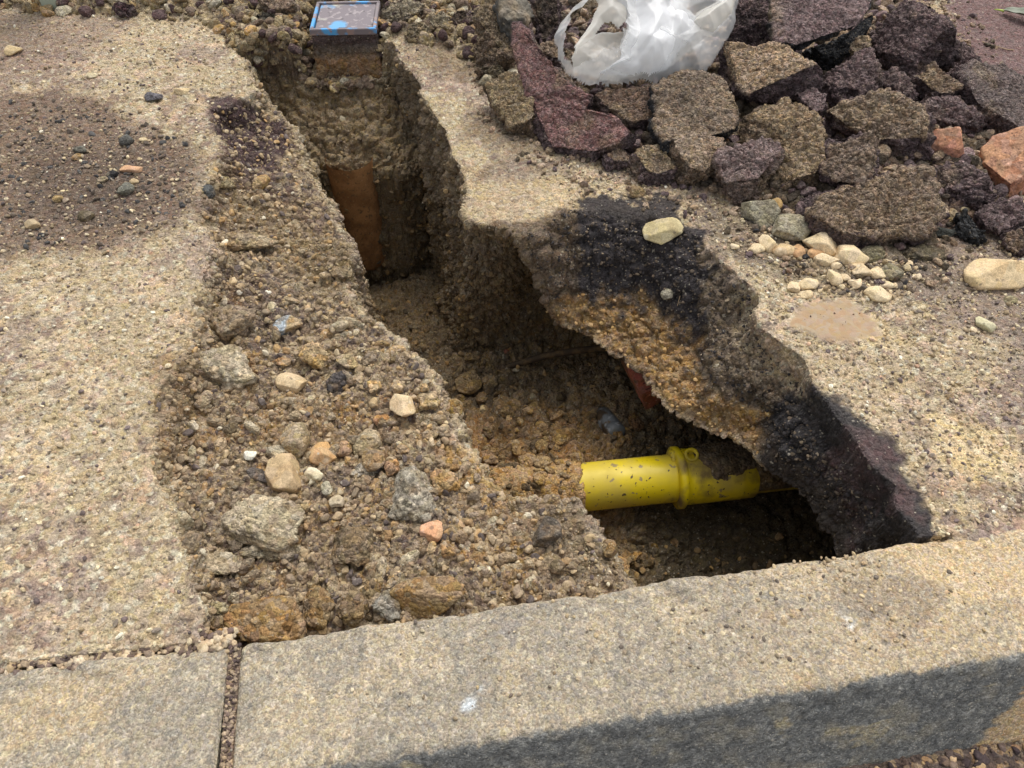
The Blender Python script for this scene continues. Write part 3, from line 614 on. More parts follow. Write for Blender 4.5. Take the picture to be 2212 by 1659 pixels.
# riser under the box: an old clay pipe with a broken lower end
a0 = at(768, 470, -.34); rtop = np.array([-.374, 1.518, -.18]); 
prs = [(s, .054) for s in np.linspace(0, .305, 40)] + [(.306, .05), (.306, .044), (.20, .044), (.05, .044)]
prs = [(s * .93, r_) for s, r_ in prs]; V, Fq = prof_tube(rtop, (0.0, -.03, -1), prs, 72)
low = V[:, 2] < rtop[2] - .265; ang = np.arctan2(V[:, 1] - rtop[1], V[:, 0] - rtop[0])
V[:, 2] += np.where(low, .010 * np.sin(ang * 2.3 + 1) + .008 * fbm(V, .012, 3, 5), 0)
V += (V - np.array([rtop[0], rtop[1], 0])) * np.array([1, 1, 0]) * (fbm(V, .01, 3, 6) * .03)[:, None]
riser = make_mesh('clay_riser_pipe', V, Fq, M_clay); tag(riser, 'rust orange clay riser pipe standing in the dark back of the trench', 'pipe')
# dark cable
M_cable = mix_mat('muddy cable', [lin(74, 60, 44)], [(lin(110, 88, 58), .5, 60), (lin(46, 40, 34), .6, 40)], 40, rough=.8, soft=.1)
cp = [at(1062, 800, -.40), at(1110, 788, -.385), at(1180, 768, -.37), at(1250, 757, -.36), at(1330, 750, -.36)]; cp[0][2] -= .005
V, Fq = tube(cp, [.003, .0065, .0075, .0075, .0075], 20, 10); cab = make_mesh('buried_cable', V, Fq, M_cable); tag(cab, 'dark muddy cable curving out of the trench wall below the overhang', 'cable')
# grey service pipe end
M_lead = mix_mat('dull grey metal', [lin(120, 124, 126)], [(lin(160, 164, 166), .55, 50), (lin(84, 70, 54), .52, 30), (lin(100, 82, 58), .6, 60)], 30, rough=.55, bump=.6, bdist=.002, metal=.2, soft=.06)
sp = empty('grey_service_pipe', at(1310, 910, -.38), 'short grey metal service pipe with an end cap poking from the trench floor', 'pipe')
pa, pb_ = at(1270, 855, -.385), at(1325, 928, -.355); dd = pb_ - pa; Ls = np.linalg.norm(dd)
V, Fq = prof_tube(pa, dd, [(-.02, .016), (Ls * .55, .016), (Ls * .56, .0185), (Ls * .95, .019), (Ls * .97, .016)], 36); V += fbm(V, .01, 2, 3)[:, None] * .0008; child(make_mesh('pipe_body', V, Fq, M_lead), sp)
V, Fq = prof_tube(pa + dd * .96, dd, [(0, .017), (.004, .0205), (.018, .0200), (.022, .016), (.023, .0001)], 36); child(make_mesh('end_cap', V, Fq, M_lead), sp)

# ------------------------------------------------------------------ the box with the blue painted lid
bx = empty('stopcock_box', at(735, 62, -.02), 'small cast iron surface box with a blue and white paint stained lid', 'box')
M_iron = mix_mat('rusty iron', [lin(104, 90, 84)], [(lin(134, 112, 100), .5, 40), (lin(74, 64, 60), .56, 60)], 30, rough=.7, bump=.5, bdist=.002, soft=.08)
M_lid = mix_mat('painted lid', [lin(116, 106, 110)], [(lin(150, 140, 140), .55, 70), (lin(96, 160, 206), .57, 11), (lin(186, 184, 168), .62, 17), (lin(66, 58, 58), .62, 60)], 40, rough=.5, bump=.4, bdist=.0015, soft=.05, seedv=4.2)
M_rim = mix_mat('blue stained rim', [lin(126, 116, 118)], [(lin(84, 160, 214), .54, 16), (lin(152, 128, 120), .56, 50)], 40, rough=.6, bump=.3, soft=.05, seedv=1.3)
zt = .028
cA, cB, cC, cD = at(666, 63, zt), at(809, 63, zt), at(797, 4, zt), at(657, 4, zt)
bw = (cB[0] - cA[0]); by0 = cA[1]; bdp = .135; bxm = (cA[0] + cB[0]) / 2; ang_b = math.radians(2)
def bmobj(name, bm, mat, par, bev=0.0, smooth=False):
    if bev: bmesh.ops.bevel(bm, geom=list(bm.edges), offset=bev, segments=2, affect='EDGES')
    me = bpy.data.meshes.new(name); bm.to_mesh(me); bm.free(); me.materials.append(mat)
    if smooth: me.polygons.foreach_set('use_smooth', [True] * len(me.polygons))
    o = bpy.data.objects.new(name, me); C.objects.link(o)
    if par is not None: o.parent = par
    return o
def box_bm(bm, x0, x1, y0, y1, z0, z1):
    r = bmesh.ops.create_cube(bm, size=1); bmesh.ops.scale(bm, vec=(x1 - x0, y1 - y0, z1 - z0), verts=r['verts']); bmesh.ops.translate(bm, vec=((x0 + x1) / 2, (y0 + y1) / 2, (z0 + z1) / 2), verts=r['verts']); return r['verts']
bx.location = (bxm, by0 + bdp / 2, .008); bx.rotation_euler = (0, 0, ang_b)
hw, hd = bw / 2, bdp / 2; t = .0075
bm = bmesh.new()
for a in [(-hw, hw, -hd, -hd + t), (-hw, hw, hd - t, hd), (-hw, -hw + t, -hd + t, hd - t), (hw - t, hw, -hd + t, hd - t)]: box_bm(bm, *a, .006, .020)
bmobj('lid_frame', bm, M_rim, bx, .0012)
bm = bmesh.new(); box_bm(bm, -hw + t + .003, hw - t - .0015, -hd + t + .0015, hd - t - .0015, .004, .0165); bmobj('lid', bm, M_lid, bx, .001)
bm = bmesh.new(); box_bm(bm, -.010, .010, -hd + t + .0008, -hd + t + .006, .0166, .0172); bmobj('lifting_notch_shade', bm, plain_mat('notch shade', (.01, .012, .012), .9), bx)  # black plate on the lid, the recess shade put into its colour
bm = bmesh.new(); box_bm(bm, -hw + .003, hw - .003, -hd + .003, hd - .003, -.10, .0055)
bmesh.ops.subdivide_edges(bm, edges=list(bm.edges), cuts=26, use_grid_fill=True)
for v in bm.verts:
    p = np.array([[v.co.x, v.co.y, v.co.z]]); dn = v.co.z < -.0
    f = 1 + max(0, -v.co.z) * .9
    v.co.x *= f; v.co.y *= f
    k = float(clod(p, .02, 3)[0]) * .005 + float(fbm(p, .03, 2, 5)[0]) * .006
    if v.co.z < -.005: v.co.y += k * (1 if v.co.y > 0 else -1); v.co.x += k * .5 * (1 if v.co.x > 0 else -1)
bo_ = bmobj('casing', bm, M_clod, bx, 0, True)
n = len(bo_.data.vertices); co = np.zeros(n * 3, dtype=np.float32); bo_.data.vertices.foreach_get('co', co); co = co.reshape(-1, 3).astype(float)
cc = np.tile(lin(112, 98, 84), (n, 1)); cc = mixc(cc, lin(92, 76, 72), sst(-.03, -.01, co[:, 2])); cc = mixc(cc, lin(166, 130, 88), sst(-.03, -.055, co[:, 2] + .01 * fbm(co, .02, 2, 3)) * .9)
a = bo_.data.attributes.new('Col', 'FLOAT_COLOR', 'POINT'); c4 = np.ones((n, 4), dtype=np.float32); c4[:, :3] = cc; a.data.foreach_set('color', c4.ravel())


# ------------------------------------------------------------------ broken chunks with a traced outline
CUTS = 7
def chunk(seed, label, cat, pts, zc, th, ctop, cside, tilt=(0, 0), up=.55, mat=None, name='asphalt_chunk', group=None, rough=1., mott=.35, ntheta=210, flat=False, taper=.86, r_corner=.22):
    pts = np.array(pts, float); cen = pts.mean(0)
    c3 = at(cen[0], cen[1], zc); tc = -ray(*cen); tc /= np.linalg.norm(tc)
    rt = np.random.default_rng(seed + 1); n = np.array([0, 0, 1.]) * up + tc * (1 - up) + np.array([tilt[0] * 1.2 + rt.uniform(-.22, .22), tilt[1] * .6 + rt.uniform(-.1, .25), 0]); n /= np.linalg.norm(n)
    ax = np.cross(np.array([0, 1., 0]), n); ax /= np.linalg.norm(ax); ay = np.cross(n, ax)
    W = []
    for u, v in pts:
        d = ray(u, v); o = np.array([0, 0, CAMH]); t = ((c3 - o) @ n) / (d @ n); W.append(o + d * t - c3)
    W = np.array(W); W = (W - W.mean(0)) * 1.13 + W.mean(0); px, py = W @ ax, W @ ay
    # polygon centroid (area) keeps the star shape well behaved
    A = px * np.roll(py, -1) - np.roll(px, -1) * py; a6 = A.sum() * 3
    gxx = ((px + np.roll(px, -1)) * A).sum() / a6; gyy = ((py + np.roll(py, -1)) * A).sum() / a6
    if not inside(np.array([gxx]), np.array([gyy]), list(zip(px, py)))[0]: gxx, gyy = 0, 0
    px -= gxx; py -= gyy; base = c3 + ax * gxx + ay * gyy
    size = np.sqrt(abs(A.sum()) / 2)
    th = th * size * 1.25
    nth = int(np.clip(size / .0016 * 2.6, 110, ntheta * 1.35)); thv = np.linspace(0, 2 * np.pi, nth, endpoint=False)
    rad = np.full(nth, .2 * size); qx, qy = np.roll(px, -1), np.roll(py, -1)
    for k, a in enumerate(thv):
        dx, dy = math.cos(a), math.sin(a); ex, ey = qx - px, qy - py; den = dx * ey - dy * ex; den = np.where(abs(den) < 1e-9, 1e-9, den)
        t = (px * ey - py * ex) / den; s_ = (px * dy - py * dx) / den
        ok = (t > 0) & (s_ >= -1e-6) & (s_ <= 1 + 1e-6)
        if ok.any(): rad[k] = t[ok].max()
    for _ in range(1): rad = (rad * 2 + np.roll(rad, 1) + np.roll(rad, -1)) / 4
    rc = r_corner * th; pr = []
    nr = int(np.clip(size * .55 / .0022, 14, 46))
    R0 = rad.mean()
    for t in np.linspace(.02, 1, nr): pr.append((t, 0, 1))                      # top, fraction of (rad-rc)
    for a in np.linspace(0, np.pi / 2, 6)[1:]: pr.append((math.sin(a), -rc * (1 - math.cos(a)), 2))
    ns_ = int(np.clip(th / .0022, 8, 40))
    for t in np.linspace(0, 1, ns_)[1:]: pr.append((1 - (1 - taper) * t, -rc - t * (th - 2 * rc), 3))
    for t in np.linspace(.93, .03, 12): pr.append((taper * t, -th, 4))
    V = np.zeros((len(pr), nth, 3)); topm = np.zeros((len(pr), nth))
    for k, (f, z, m) in enumerate(pr):
        if m == 1: r = (rad - rc * .8) * f; topm[k] = 1
        elif m == 2: r = rad - rc * .8 + rc * .8 * f; topm[k] = 1 - f ** 3
        else: r = rad * f
        V[k] = base + (r * np.cos(thv))[:, None] * ax + (r * np.sin(thv))[:, None] * ay + n * z
    # fracture planes: mostly on the near and lower side, some on top
    rr_ = np.random.default_rng(seed + 3); Vf0 = V.reshape(-1, 3); mid = Vf0.mean(0); tmf = topm.reshape(-1)
    for kc in range(CUTS if not flat else 4):
        if kc < 4: cn = np.array([rr_.normal() * .9, -1 + .5 * rr_.normal(), rr_.uniform(-.3, .9)])
        else: cn = np.array([rr_.normal(), rr_.normal(), 1.1])
        if flat: cn[2] = min(cn[2], .25)
        cn /= np.linalg.norm(cn); pr0 = (Vf0 - mid) @ cn; lim = pr0.max() * rr_.uniform(.66, .9)
        ov = np.maximum(pr0 - lim, 0); Vf0 = Vf0 - cn * (ov * .94)[:, None]; tmf = np.where(ov > .0005, tmf * (.15 if (cn[1] < -.45 and cn[2] < .6) else .85), tmf)
    V = Vf0.reshape(V.shape); topm = tmf.reshape(topm.shape)
    b = np.gradient(V, axis=0); a_ = np.roll(V, -1, 1) - np.roll(V, 1, 1); N = np.cross(b, a_); N /= np.linalg.norm(N, axis=2, keepdims=True) + 1e-9
    P = V.reshape(-1, 3); Nf = N.reshape(-1, 3)
    if ((P - P.mean(0)) * Nf).sum() < 0: Nf = -Nf
    Q = P + seed * 1.37; tm = topm.ravel()
    d = fbm(Q, size * .45, 3, seed) * size * .10 * rough * (1 - .45 * tm if flat else 1)
    d = d + (fbm(Q, .035, 3, seed + 70) * .010 - np.maximum(.12 - np.abs(fbm(Q, .05, 2, seed + 71)), 0) * .05) * rough * (.6 if flat else 1) + (clod(Q, .020, seed) * .0045 + clod(Q, .009, seed + 2) * .0036 + fbm(Q, .005, 2, seed + 4) * .0018) * rough * (1 - (.55 if flat else .15) * tm)
    # a few fracture planes bite the sides
    rr_ = np.random.default_rng(seed); d = d - (1 - tm) * np.maximum(fbm(Q * np.array([1, 1, .3]), size * .25, 2, seed + 9), 0) * size * .12 * rough
    fade = np.ones(len(P)); P = P + Nf * d[:, None]
    ctop = np.asarray(ctop); cside = np.asarray(cside)
    na = fbm(Q, size * .35, 4, seed + 30); nb = fbm(Q, .012, 3, seed + 31); i7 = wor(Q, .006, seed + 32)[2]
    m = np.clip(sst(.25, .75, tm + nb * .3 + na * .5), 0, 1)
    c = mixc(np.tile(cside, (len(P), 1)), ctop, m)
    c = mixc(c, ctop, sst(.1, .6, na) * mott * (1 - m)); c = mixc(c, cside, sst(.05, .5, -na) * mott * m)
    c = mixc(c, c * 1.5 + .02, sst(.86, .88, i7) * .6); c = mixc(c, c * .5, sst(.12, .1, i7) * .5); c = mixc(c, lin(176, 152, 118), sst(.15, .55, fbm(Q, .05, 3, seed + 60)) * .45)
    F = grid_faces(len(pr), nth, True); nv = len(P)
    P = np.vstack([P, P[:nth].mean(0), P[-nth:].mean(0)]); c = np.vstack([c, c[0], c[-1]])
    k = np.arange(nth); k1 = (k + 1) % nth
    F = np.vstack([F, np.stack([np.full(nth, nv), k1, k, np.full(nth, nv)], 1)[:, :4], np.stack([np.full(nth, nv + 1), nv - nth + k, nv - nth + k1, np.full(nth, nv + 1)], 1)])
    V_ = np.array(P); 
    o = bpy.data.meshes.new(name); quads = F[:-2 * nth].tolist(); tris = [(nv, int(a2), int(a1)) for a1, a2 in zip(k, k1)] + [(nv + 1, int(nv - nth + a1), int(nv - nth + a2)) for a1, a2 in zip(k, k1)]
    o.from_pydata(V_.tolist(), [], quads + tris); o.update()
    if n @ np.array(o.polygons[0].normal) < 0: o.flip_normals()
    o.polygons.foreach_set('use_smooth', [True] * len(o.polygons))
    at_ = o.attributes.new('Col', 'FLOAT_COLOR', 'POINT'); c4 = np.ones((len(V_), 4), dtype=np.float32); c4[:, :3] = np.clip(c, .008, .9); at_.data.foreach_set('color', c4.ravel())
    o.materials.append(mat or M_asph); ob = bpy.data.objects.new(name, o); C.objects.link(ob)
    return tag(ob, label, cat, group)
TAN, TAN2, BRN, PUR, DPR, GRY, BLKc, RED, OCH = lin(178, 152, 124), lin(194, 164, 130), lin(156, 132, 108), lin(142, 119, 116), lin(108, 90, 90), lin(120, 114, 104), lin(62, 62, 64), lin(150, 112, 106), lin(158, 130, 82)
GC = 'broken chunks heaped on the pavement'
K = [
 # upper right heap, back to front
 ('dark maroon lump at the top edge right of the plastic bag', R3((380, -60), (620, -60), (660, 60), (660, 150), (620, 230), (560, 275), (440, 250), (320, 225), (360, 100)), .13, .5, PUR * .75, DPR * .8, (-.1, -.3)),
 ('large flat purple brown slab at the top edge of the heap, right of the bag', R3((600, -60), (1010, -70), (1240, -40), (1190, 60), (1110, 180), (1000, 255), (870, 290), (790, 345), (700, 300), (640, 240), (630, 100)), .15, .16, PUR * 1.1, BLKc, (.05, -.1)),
 ('black wedge standing in for the dark underside of the large purple slab', R3((800, 345), (880, 290), (1020, 250), (1130, 170), (1230, 80), (1235, 150), (1120, 300), (1040, 400), (900, 440), (830, 400)), .085, .35, BLKc * .9, BLKc * .8, (.1, -.2)),  # added piece: the slab's shaded underside put into shape and colour
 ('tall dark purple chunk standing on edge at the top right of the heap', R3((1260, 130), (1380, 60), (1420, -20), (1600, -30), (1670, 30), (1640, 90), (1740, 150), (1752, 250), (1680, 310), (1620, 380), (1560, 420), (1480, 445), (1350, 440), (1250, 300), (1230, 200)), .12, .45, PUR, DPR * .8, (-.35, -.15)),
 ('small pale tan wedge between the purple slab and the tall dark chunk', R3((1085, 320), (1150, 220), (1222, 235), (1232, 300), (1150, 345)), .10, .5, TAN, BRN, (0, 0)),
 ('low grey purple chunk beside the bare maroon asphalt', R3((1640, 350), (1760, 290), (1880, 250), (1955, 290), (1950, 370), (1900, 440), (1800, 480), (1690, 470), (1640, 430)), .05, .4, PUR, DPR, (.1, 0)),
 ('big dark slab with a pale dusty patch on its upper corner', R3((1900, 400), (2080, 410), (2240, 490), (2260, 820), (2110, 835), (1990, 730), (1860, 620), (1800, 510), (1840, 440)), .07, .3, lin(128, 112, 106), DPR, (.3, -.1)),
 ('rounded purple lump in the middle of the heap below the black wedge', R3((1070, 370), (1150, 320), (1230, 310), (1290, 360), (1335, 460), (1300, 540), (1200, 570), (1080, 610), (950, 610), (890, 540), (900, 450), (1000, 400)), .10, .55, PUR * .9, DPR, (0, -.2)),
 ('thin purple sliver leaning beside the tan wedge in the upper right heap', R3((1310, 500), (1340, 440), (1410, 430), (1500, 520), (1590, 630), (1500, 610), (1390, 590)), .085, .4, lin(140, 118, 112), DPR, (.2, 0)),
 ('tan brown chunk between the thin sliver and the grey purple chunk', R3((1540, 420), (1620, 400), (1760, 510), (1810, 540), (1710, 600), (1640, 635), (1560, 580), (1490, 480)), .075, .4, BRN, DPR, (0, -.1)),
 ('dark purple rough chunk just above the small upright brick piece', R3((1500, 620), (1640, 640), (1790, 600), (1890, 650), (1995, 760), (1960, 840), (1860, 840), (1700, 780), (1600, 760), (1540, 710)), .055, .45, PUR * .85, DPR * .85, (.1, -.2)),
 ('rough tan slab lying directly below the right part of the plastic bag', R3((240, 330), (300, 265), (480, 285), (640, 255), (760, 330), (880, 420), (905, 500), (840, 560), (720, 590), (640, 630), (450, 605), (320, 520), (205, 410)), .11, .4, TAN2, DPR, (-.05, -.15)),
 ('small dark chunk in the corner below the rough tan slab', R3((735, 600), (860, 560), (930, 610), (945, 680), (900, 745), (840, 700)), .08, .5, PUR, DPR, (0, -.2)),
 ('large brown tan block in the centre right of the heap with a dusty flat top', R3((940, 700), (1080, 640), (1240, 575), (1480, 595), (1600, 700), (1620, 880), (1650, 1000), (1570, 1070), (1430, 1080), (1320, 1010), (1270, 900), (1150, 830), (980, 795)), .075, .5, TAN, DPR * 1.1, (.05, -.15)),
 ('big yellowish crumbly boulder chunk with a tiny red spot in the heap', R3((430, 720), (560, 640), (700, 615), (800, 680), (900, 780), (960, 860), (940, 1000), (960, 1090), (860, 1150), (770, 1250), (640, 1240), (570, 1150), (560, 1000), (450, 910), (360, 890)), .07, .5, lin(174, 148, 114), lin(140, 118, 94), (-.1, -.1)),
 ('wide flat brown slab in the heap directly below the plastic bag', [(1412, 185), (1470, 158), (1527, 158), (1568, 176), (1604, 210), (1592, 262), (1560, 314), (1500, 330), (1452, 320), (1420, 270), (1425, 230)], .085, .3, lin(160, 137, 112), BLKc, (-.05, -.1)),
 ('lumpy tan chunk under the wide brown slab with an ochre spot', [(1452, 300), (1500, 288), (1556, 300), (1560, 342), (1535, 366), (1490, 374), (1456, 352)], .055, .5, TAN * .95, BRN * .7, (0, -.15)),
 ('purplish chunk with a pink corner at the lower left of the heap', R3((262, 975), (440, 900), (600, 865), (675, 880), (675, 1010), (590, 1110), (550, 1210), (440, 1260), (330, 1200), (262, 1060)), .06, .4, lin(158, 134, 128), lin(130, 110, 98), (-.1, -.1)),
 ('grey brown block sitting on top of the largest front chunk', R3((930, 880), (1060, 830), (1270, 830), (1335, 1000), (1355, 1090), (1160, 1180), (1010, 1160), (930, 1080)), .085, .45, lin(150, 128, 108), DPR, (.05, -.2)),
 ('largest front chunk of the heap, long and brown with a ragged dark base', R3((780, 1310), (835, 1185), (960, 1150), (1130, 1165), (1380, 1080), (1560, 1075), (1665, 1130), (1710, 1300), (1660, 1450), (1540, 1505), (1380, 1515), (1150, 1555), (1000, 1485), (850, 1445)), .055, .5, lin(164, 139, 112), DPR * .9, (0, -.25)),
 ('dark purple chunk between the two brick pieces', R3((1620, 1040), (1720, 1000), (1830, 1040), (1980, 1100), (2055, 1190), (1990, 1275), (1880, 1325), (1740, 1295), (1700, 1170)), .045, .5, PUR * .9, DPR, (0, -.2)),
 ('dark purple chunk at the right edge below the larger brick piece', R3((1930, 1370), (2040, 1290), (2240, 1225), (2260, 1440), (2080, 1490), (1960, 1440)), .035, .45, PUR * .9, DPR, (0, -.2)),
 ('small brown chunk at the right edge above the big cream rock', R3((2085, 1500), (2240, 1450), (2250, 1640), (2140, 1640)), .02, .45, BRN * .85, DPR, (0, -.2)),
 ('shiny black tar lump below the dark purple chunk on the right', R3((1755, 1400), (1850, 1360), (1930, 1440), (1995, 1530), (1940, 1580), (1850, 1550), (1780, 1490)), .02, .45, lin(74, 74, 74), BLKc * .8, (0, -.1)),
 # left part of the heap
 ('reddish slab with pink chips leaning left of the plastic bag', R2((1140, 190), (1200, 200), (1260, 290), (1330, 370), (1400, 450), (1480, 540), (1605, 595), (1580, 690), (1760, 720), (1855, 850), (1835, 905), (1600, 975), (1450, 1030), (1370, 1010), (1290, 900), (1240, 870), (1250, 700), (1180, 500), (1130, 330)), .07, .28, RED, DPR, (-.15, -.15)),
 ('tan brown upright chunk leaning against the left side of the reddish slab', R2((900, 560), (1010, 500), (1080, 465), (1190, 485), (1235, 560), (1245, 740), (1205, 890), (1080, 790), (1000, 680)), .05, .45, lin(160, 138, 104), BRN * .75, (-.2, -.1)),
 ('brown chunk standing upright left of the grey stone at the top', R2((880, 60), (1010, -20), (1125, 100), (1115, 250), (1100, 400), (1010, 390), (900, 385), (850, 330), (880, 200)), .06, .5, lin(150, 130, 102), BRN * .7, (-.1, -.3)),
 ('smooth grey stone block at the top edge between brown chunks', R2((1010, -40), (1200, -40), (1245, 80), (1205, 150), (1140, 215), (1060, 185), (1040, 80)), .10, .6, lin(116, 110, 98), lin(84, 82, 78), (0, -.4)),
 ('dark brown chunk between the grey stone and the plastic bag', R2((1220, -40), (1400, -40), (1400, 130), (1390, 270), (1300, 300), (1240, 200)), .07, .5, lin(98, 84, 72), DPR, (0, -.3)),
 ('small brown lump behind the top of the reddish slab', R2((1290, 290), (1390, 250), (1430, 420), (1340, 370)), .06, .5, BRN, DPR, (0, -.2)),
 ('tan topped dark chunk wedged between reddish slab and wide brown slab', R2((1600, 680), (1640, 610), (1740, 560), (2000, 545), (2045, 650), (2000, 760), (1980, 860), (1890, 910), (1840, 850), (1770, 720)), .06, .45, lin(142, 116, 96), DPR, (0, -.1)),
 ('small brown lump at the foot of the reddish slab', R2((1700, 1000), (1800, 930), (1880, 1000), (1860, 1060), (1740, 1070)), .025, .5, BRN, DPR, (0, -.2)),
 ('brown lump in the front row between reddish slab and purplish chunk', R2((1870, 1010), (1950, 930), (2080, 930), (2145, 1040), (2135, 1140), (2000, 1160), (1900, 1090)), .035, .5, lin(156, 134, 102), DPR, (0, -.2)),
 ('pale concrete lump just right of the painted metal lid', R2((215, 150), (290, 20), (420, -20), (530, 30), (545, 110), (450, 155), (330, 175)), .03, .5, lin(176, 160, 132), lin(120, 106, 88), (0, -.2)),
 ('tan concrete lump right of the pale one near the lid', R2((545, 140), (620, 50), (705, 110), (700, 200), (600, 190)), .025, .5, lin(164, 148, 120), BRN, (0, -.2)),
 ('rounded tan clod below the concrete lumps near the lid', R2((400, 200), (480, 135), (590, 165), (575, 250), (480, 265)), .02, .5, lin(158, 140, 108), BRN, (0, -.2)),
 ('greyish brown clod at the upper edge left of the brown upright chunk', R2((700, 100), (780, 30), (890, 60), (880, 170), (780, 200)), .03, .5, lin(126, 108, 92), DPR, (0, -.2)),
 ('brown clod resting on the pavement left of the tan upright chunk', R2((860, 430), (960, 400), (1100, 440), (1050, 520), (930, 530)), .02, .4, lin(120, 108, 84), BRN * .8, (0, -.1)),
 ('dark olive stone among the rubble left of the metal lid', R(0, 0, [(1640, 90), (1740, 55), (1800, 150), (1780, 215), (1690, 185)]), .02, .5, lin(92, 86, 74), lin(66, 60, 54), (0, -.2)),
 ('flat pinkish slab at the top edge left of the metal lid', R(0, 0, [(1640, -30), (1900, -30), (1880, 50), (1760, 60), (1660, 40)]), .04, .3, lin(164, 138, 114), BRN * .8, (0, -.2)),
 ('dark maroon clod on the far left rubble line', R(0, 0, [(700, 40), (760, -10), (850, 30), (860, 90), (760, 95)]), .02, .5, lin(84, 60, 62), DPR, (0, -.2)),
]
for k, (lab, pts, zc, th, ct_, cs_, tl) in enumerate(K):
    stone = lab.startswith('smooth grey stone')
    chunk(500 + k * 7, lab, 'stone' if (stone or 'olive' in lab) else 'rubble chunk', pts, zc, th, ct_, cs_, tl, name='stone_block' if stone else 'asphalt_chunk', group=GC, rough=.55 if stone else 1., flat='slab' in lab, mat=M_stone if stone else None)

# brick pieces on the heap
M_brick = grain_mat('fired brick', 260, 70, .3, .08, (.5, .3, .2), (.08, .05, .04), bump=.4, bdist=.0015, hue=.3)
BR = lin(184, 124, 92)
chunk(901, 'small orange brick piece standing upright between chunks on the right', 'brick', R3((1640, 840), (1790, 825), (1825, 1000), (1740, 1005), (1655, 1000), (1600, 960), (1610, 880)), .06, .55, BR, BR * .8, (.0, -.5), up=.35, mat=M_brick, name='brick_piece', rough=.25, flat=True, r_corner=.08, taper=1.)
chunk(902, 'larger broken orange brick lying at the right edge', 'brick', R3((1950, 960), (2020, 880), (2240, 820), (2260, 1220), (2140, 1245), (2060, 1150), (1965, 1050)), .045, .5, lin(176, 130, 98), BR * .85, (.1, -.2), mat=M_brick, name='brick_piece', rough=.4, flat=True, r_corner=.1, taper=.95)

# ------------------------------------------------------------------ lettered brick below the overhang
def bz(u, v, z): return at(u, v, z)
D_, A_, Cc = bz(1385, 852, -.235), bz(1338, 762, -.235), bz(1419, 830, -.225)
ex = A_ - D_; ex /= np.linalg.norm(ex); ey = Cc - D_; ey -= ex * (ey @ ex); ey /= np.linalg.norm(ey); ez = np.cross(ex, ey)
if ez @ (np.array([0, 0, CAMH]) - D_) < 0: ez = -ez
brick = empty('lettered_brick', D_, 'red brick with impressed letters wedged under the overhang of the trench', 'brick')
Lb, Wb, Tb = .115, .066, .052
gA, gB = np.meshgrid(np.linspace(0, 1, 60), np.linspace(0, 1, 36)); V_, F_ = [], []; off = 0
def face(o, a, b, la, lb, n1, n2):
    global off
    A1, B1 = np.meshgrid(np.linspace(0, la, n1), np.linspace(0, lb, n2)); P = o + A1.ravel()[:, None] * a + B1.ravel()[:, None] * b
    f = grid_faces(n2, n1) + off; V_.append(P); F_.append(f if np.cross(a, b) @ (P.mean(0) - (D_ + ex * Lb / 2 + ey * Wb / 2 - ez * Tb / 2)) > 0 else f[:, ::-1]); off += len(P)
face(D_, ex, ey, Lb, Wb, 70, 40); face(D_ - ez * Tb, ex, ey, Lb, Wb, 70, 40); face(D_, ex, -ez, Lb, Tb, 70, 32); face(D_ + ey * Wb, ex, -ez, Lb, Tb, 70, 32); face(D_, ey, -ez, Wb, Tb, 50, 40); face(D_ + ex * Lb, ey, -ez, Wb, Tb, 50, 40)
V = np.vstack(V_); F = np.vstack(F_)
s1_ = (V - D_) @ ex; bott = sst(.03, .0, s1_); V = V + (fbm(V, .02, 3, 9)[:, None] * .006 * bott[:, None]) * (-ex) + fbm(V, .008, 2, 10)[:, None] * .0006
V = V - ez * (np.maximum(fbm(V, .03, 3, 12), 0) * .012 * bott)[:, None]
cb = mixc(np.tile(lin(166, 84, 58), (len(V), 1)), lin(112, 78, 52), sst(0, .3, fbm(V, .03, 3, 4))); cb = mixc(cb, lin(90, 62, 44), bott * .6)
child(make_mesh('brick_body', V, F, M_brick, cb), brick)
# impressed strokes, read off the brick: dark raised strips, the grooves' shade put into colour
def strokes(sets):
    bm = bmesh.new()
    for st in sets:
        for (x0, y0), (x1, y1) in zip(st[:-1], st[1:]):
            p0 = D_ + ex * x0 + ey * y0; p1 = D_ + ex * x1 + ey * y1; d = p1 - p0; l = np.linalg.norm(d); d = d / l; nn_ = np.cross(ez, d)
            w_ = .0009; vs = []
            for zz in (.0001, .0007):
                for a, b in ((-.0004, -w_), (l + .0004, -w_), (l + .0004, w_), (-.0004, w_)): vs.append(bm.verts.new(p0 + d * a + nn_ * b + ez * zz))
            for f in ((0, 1, 2, 3), (4, 5, 6, 7), (0, 1, 5, 4), (1, 2, 6, 5), (2, 3, 7, 6), (3, 0, 4, 7)): bm.faces.new([vs[i] for i in f])
    bmesh.ops.recalc_face_normals(bm, faces=list(bm.faces)); return bm
arc_ = lambda cx, cy, r, a0, a1, n=14: [(cx + r * math.cos(math.radians(a)), cy + r * 1.25 * math.sin(math.radians(a))) for a in np.linspace(a0, a1, n)]
let = [[(.005, .012), (.005, .048)], [(.005, .030), (.019, .030)], [(.019, .012), (.019, .048)], arc_(.034, .030, .0095, 40, 320), [(.050, .012), (.050, .048)], [(.050, .046), (.060, .046)], [(.050, .012), (.056, .016)], [(.068, .012), (.068, .048)], [(.068, .012), (.080, .018), (.083, .030), (.080, .042), (.068, .048)]]
bm = strokes(let); o = bmobj('lettering', bm, plain_mat('letter groove shade', lin(74, 38, 28), .95), None); child(o, brick)

# ------------------------------------------------------------------ single stones lying about
CR, CRd, GY, DG, WH, PK, CLY, BK = lin(215, 192, 150), lin(202, 176, 134), lin(148, 140, 122), lin(96, 94, 92), lin(214, 208, 190), lin(190, 142, 104), lin(140, 118, 82), lin(60, 58, 58)
GL, CLD = lin(178, 162, 132), lin(146, 126, 98)
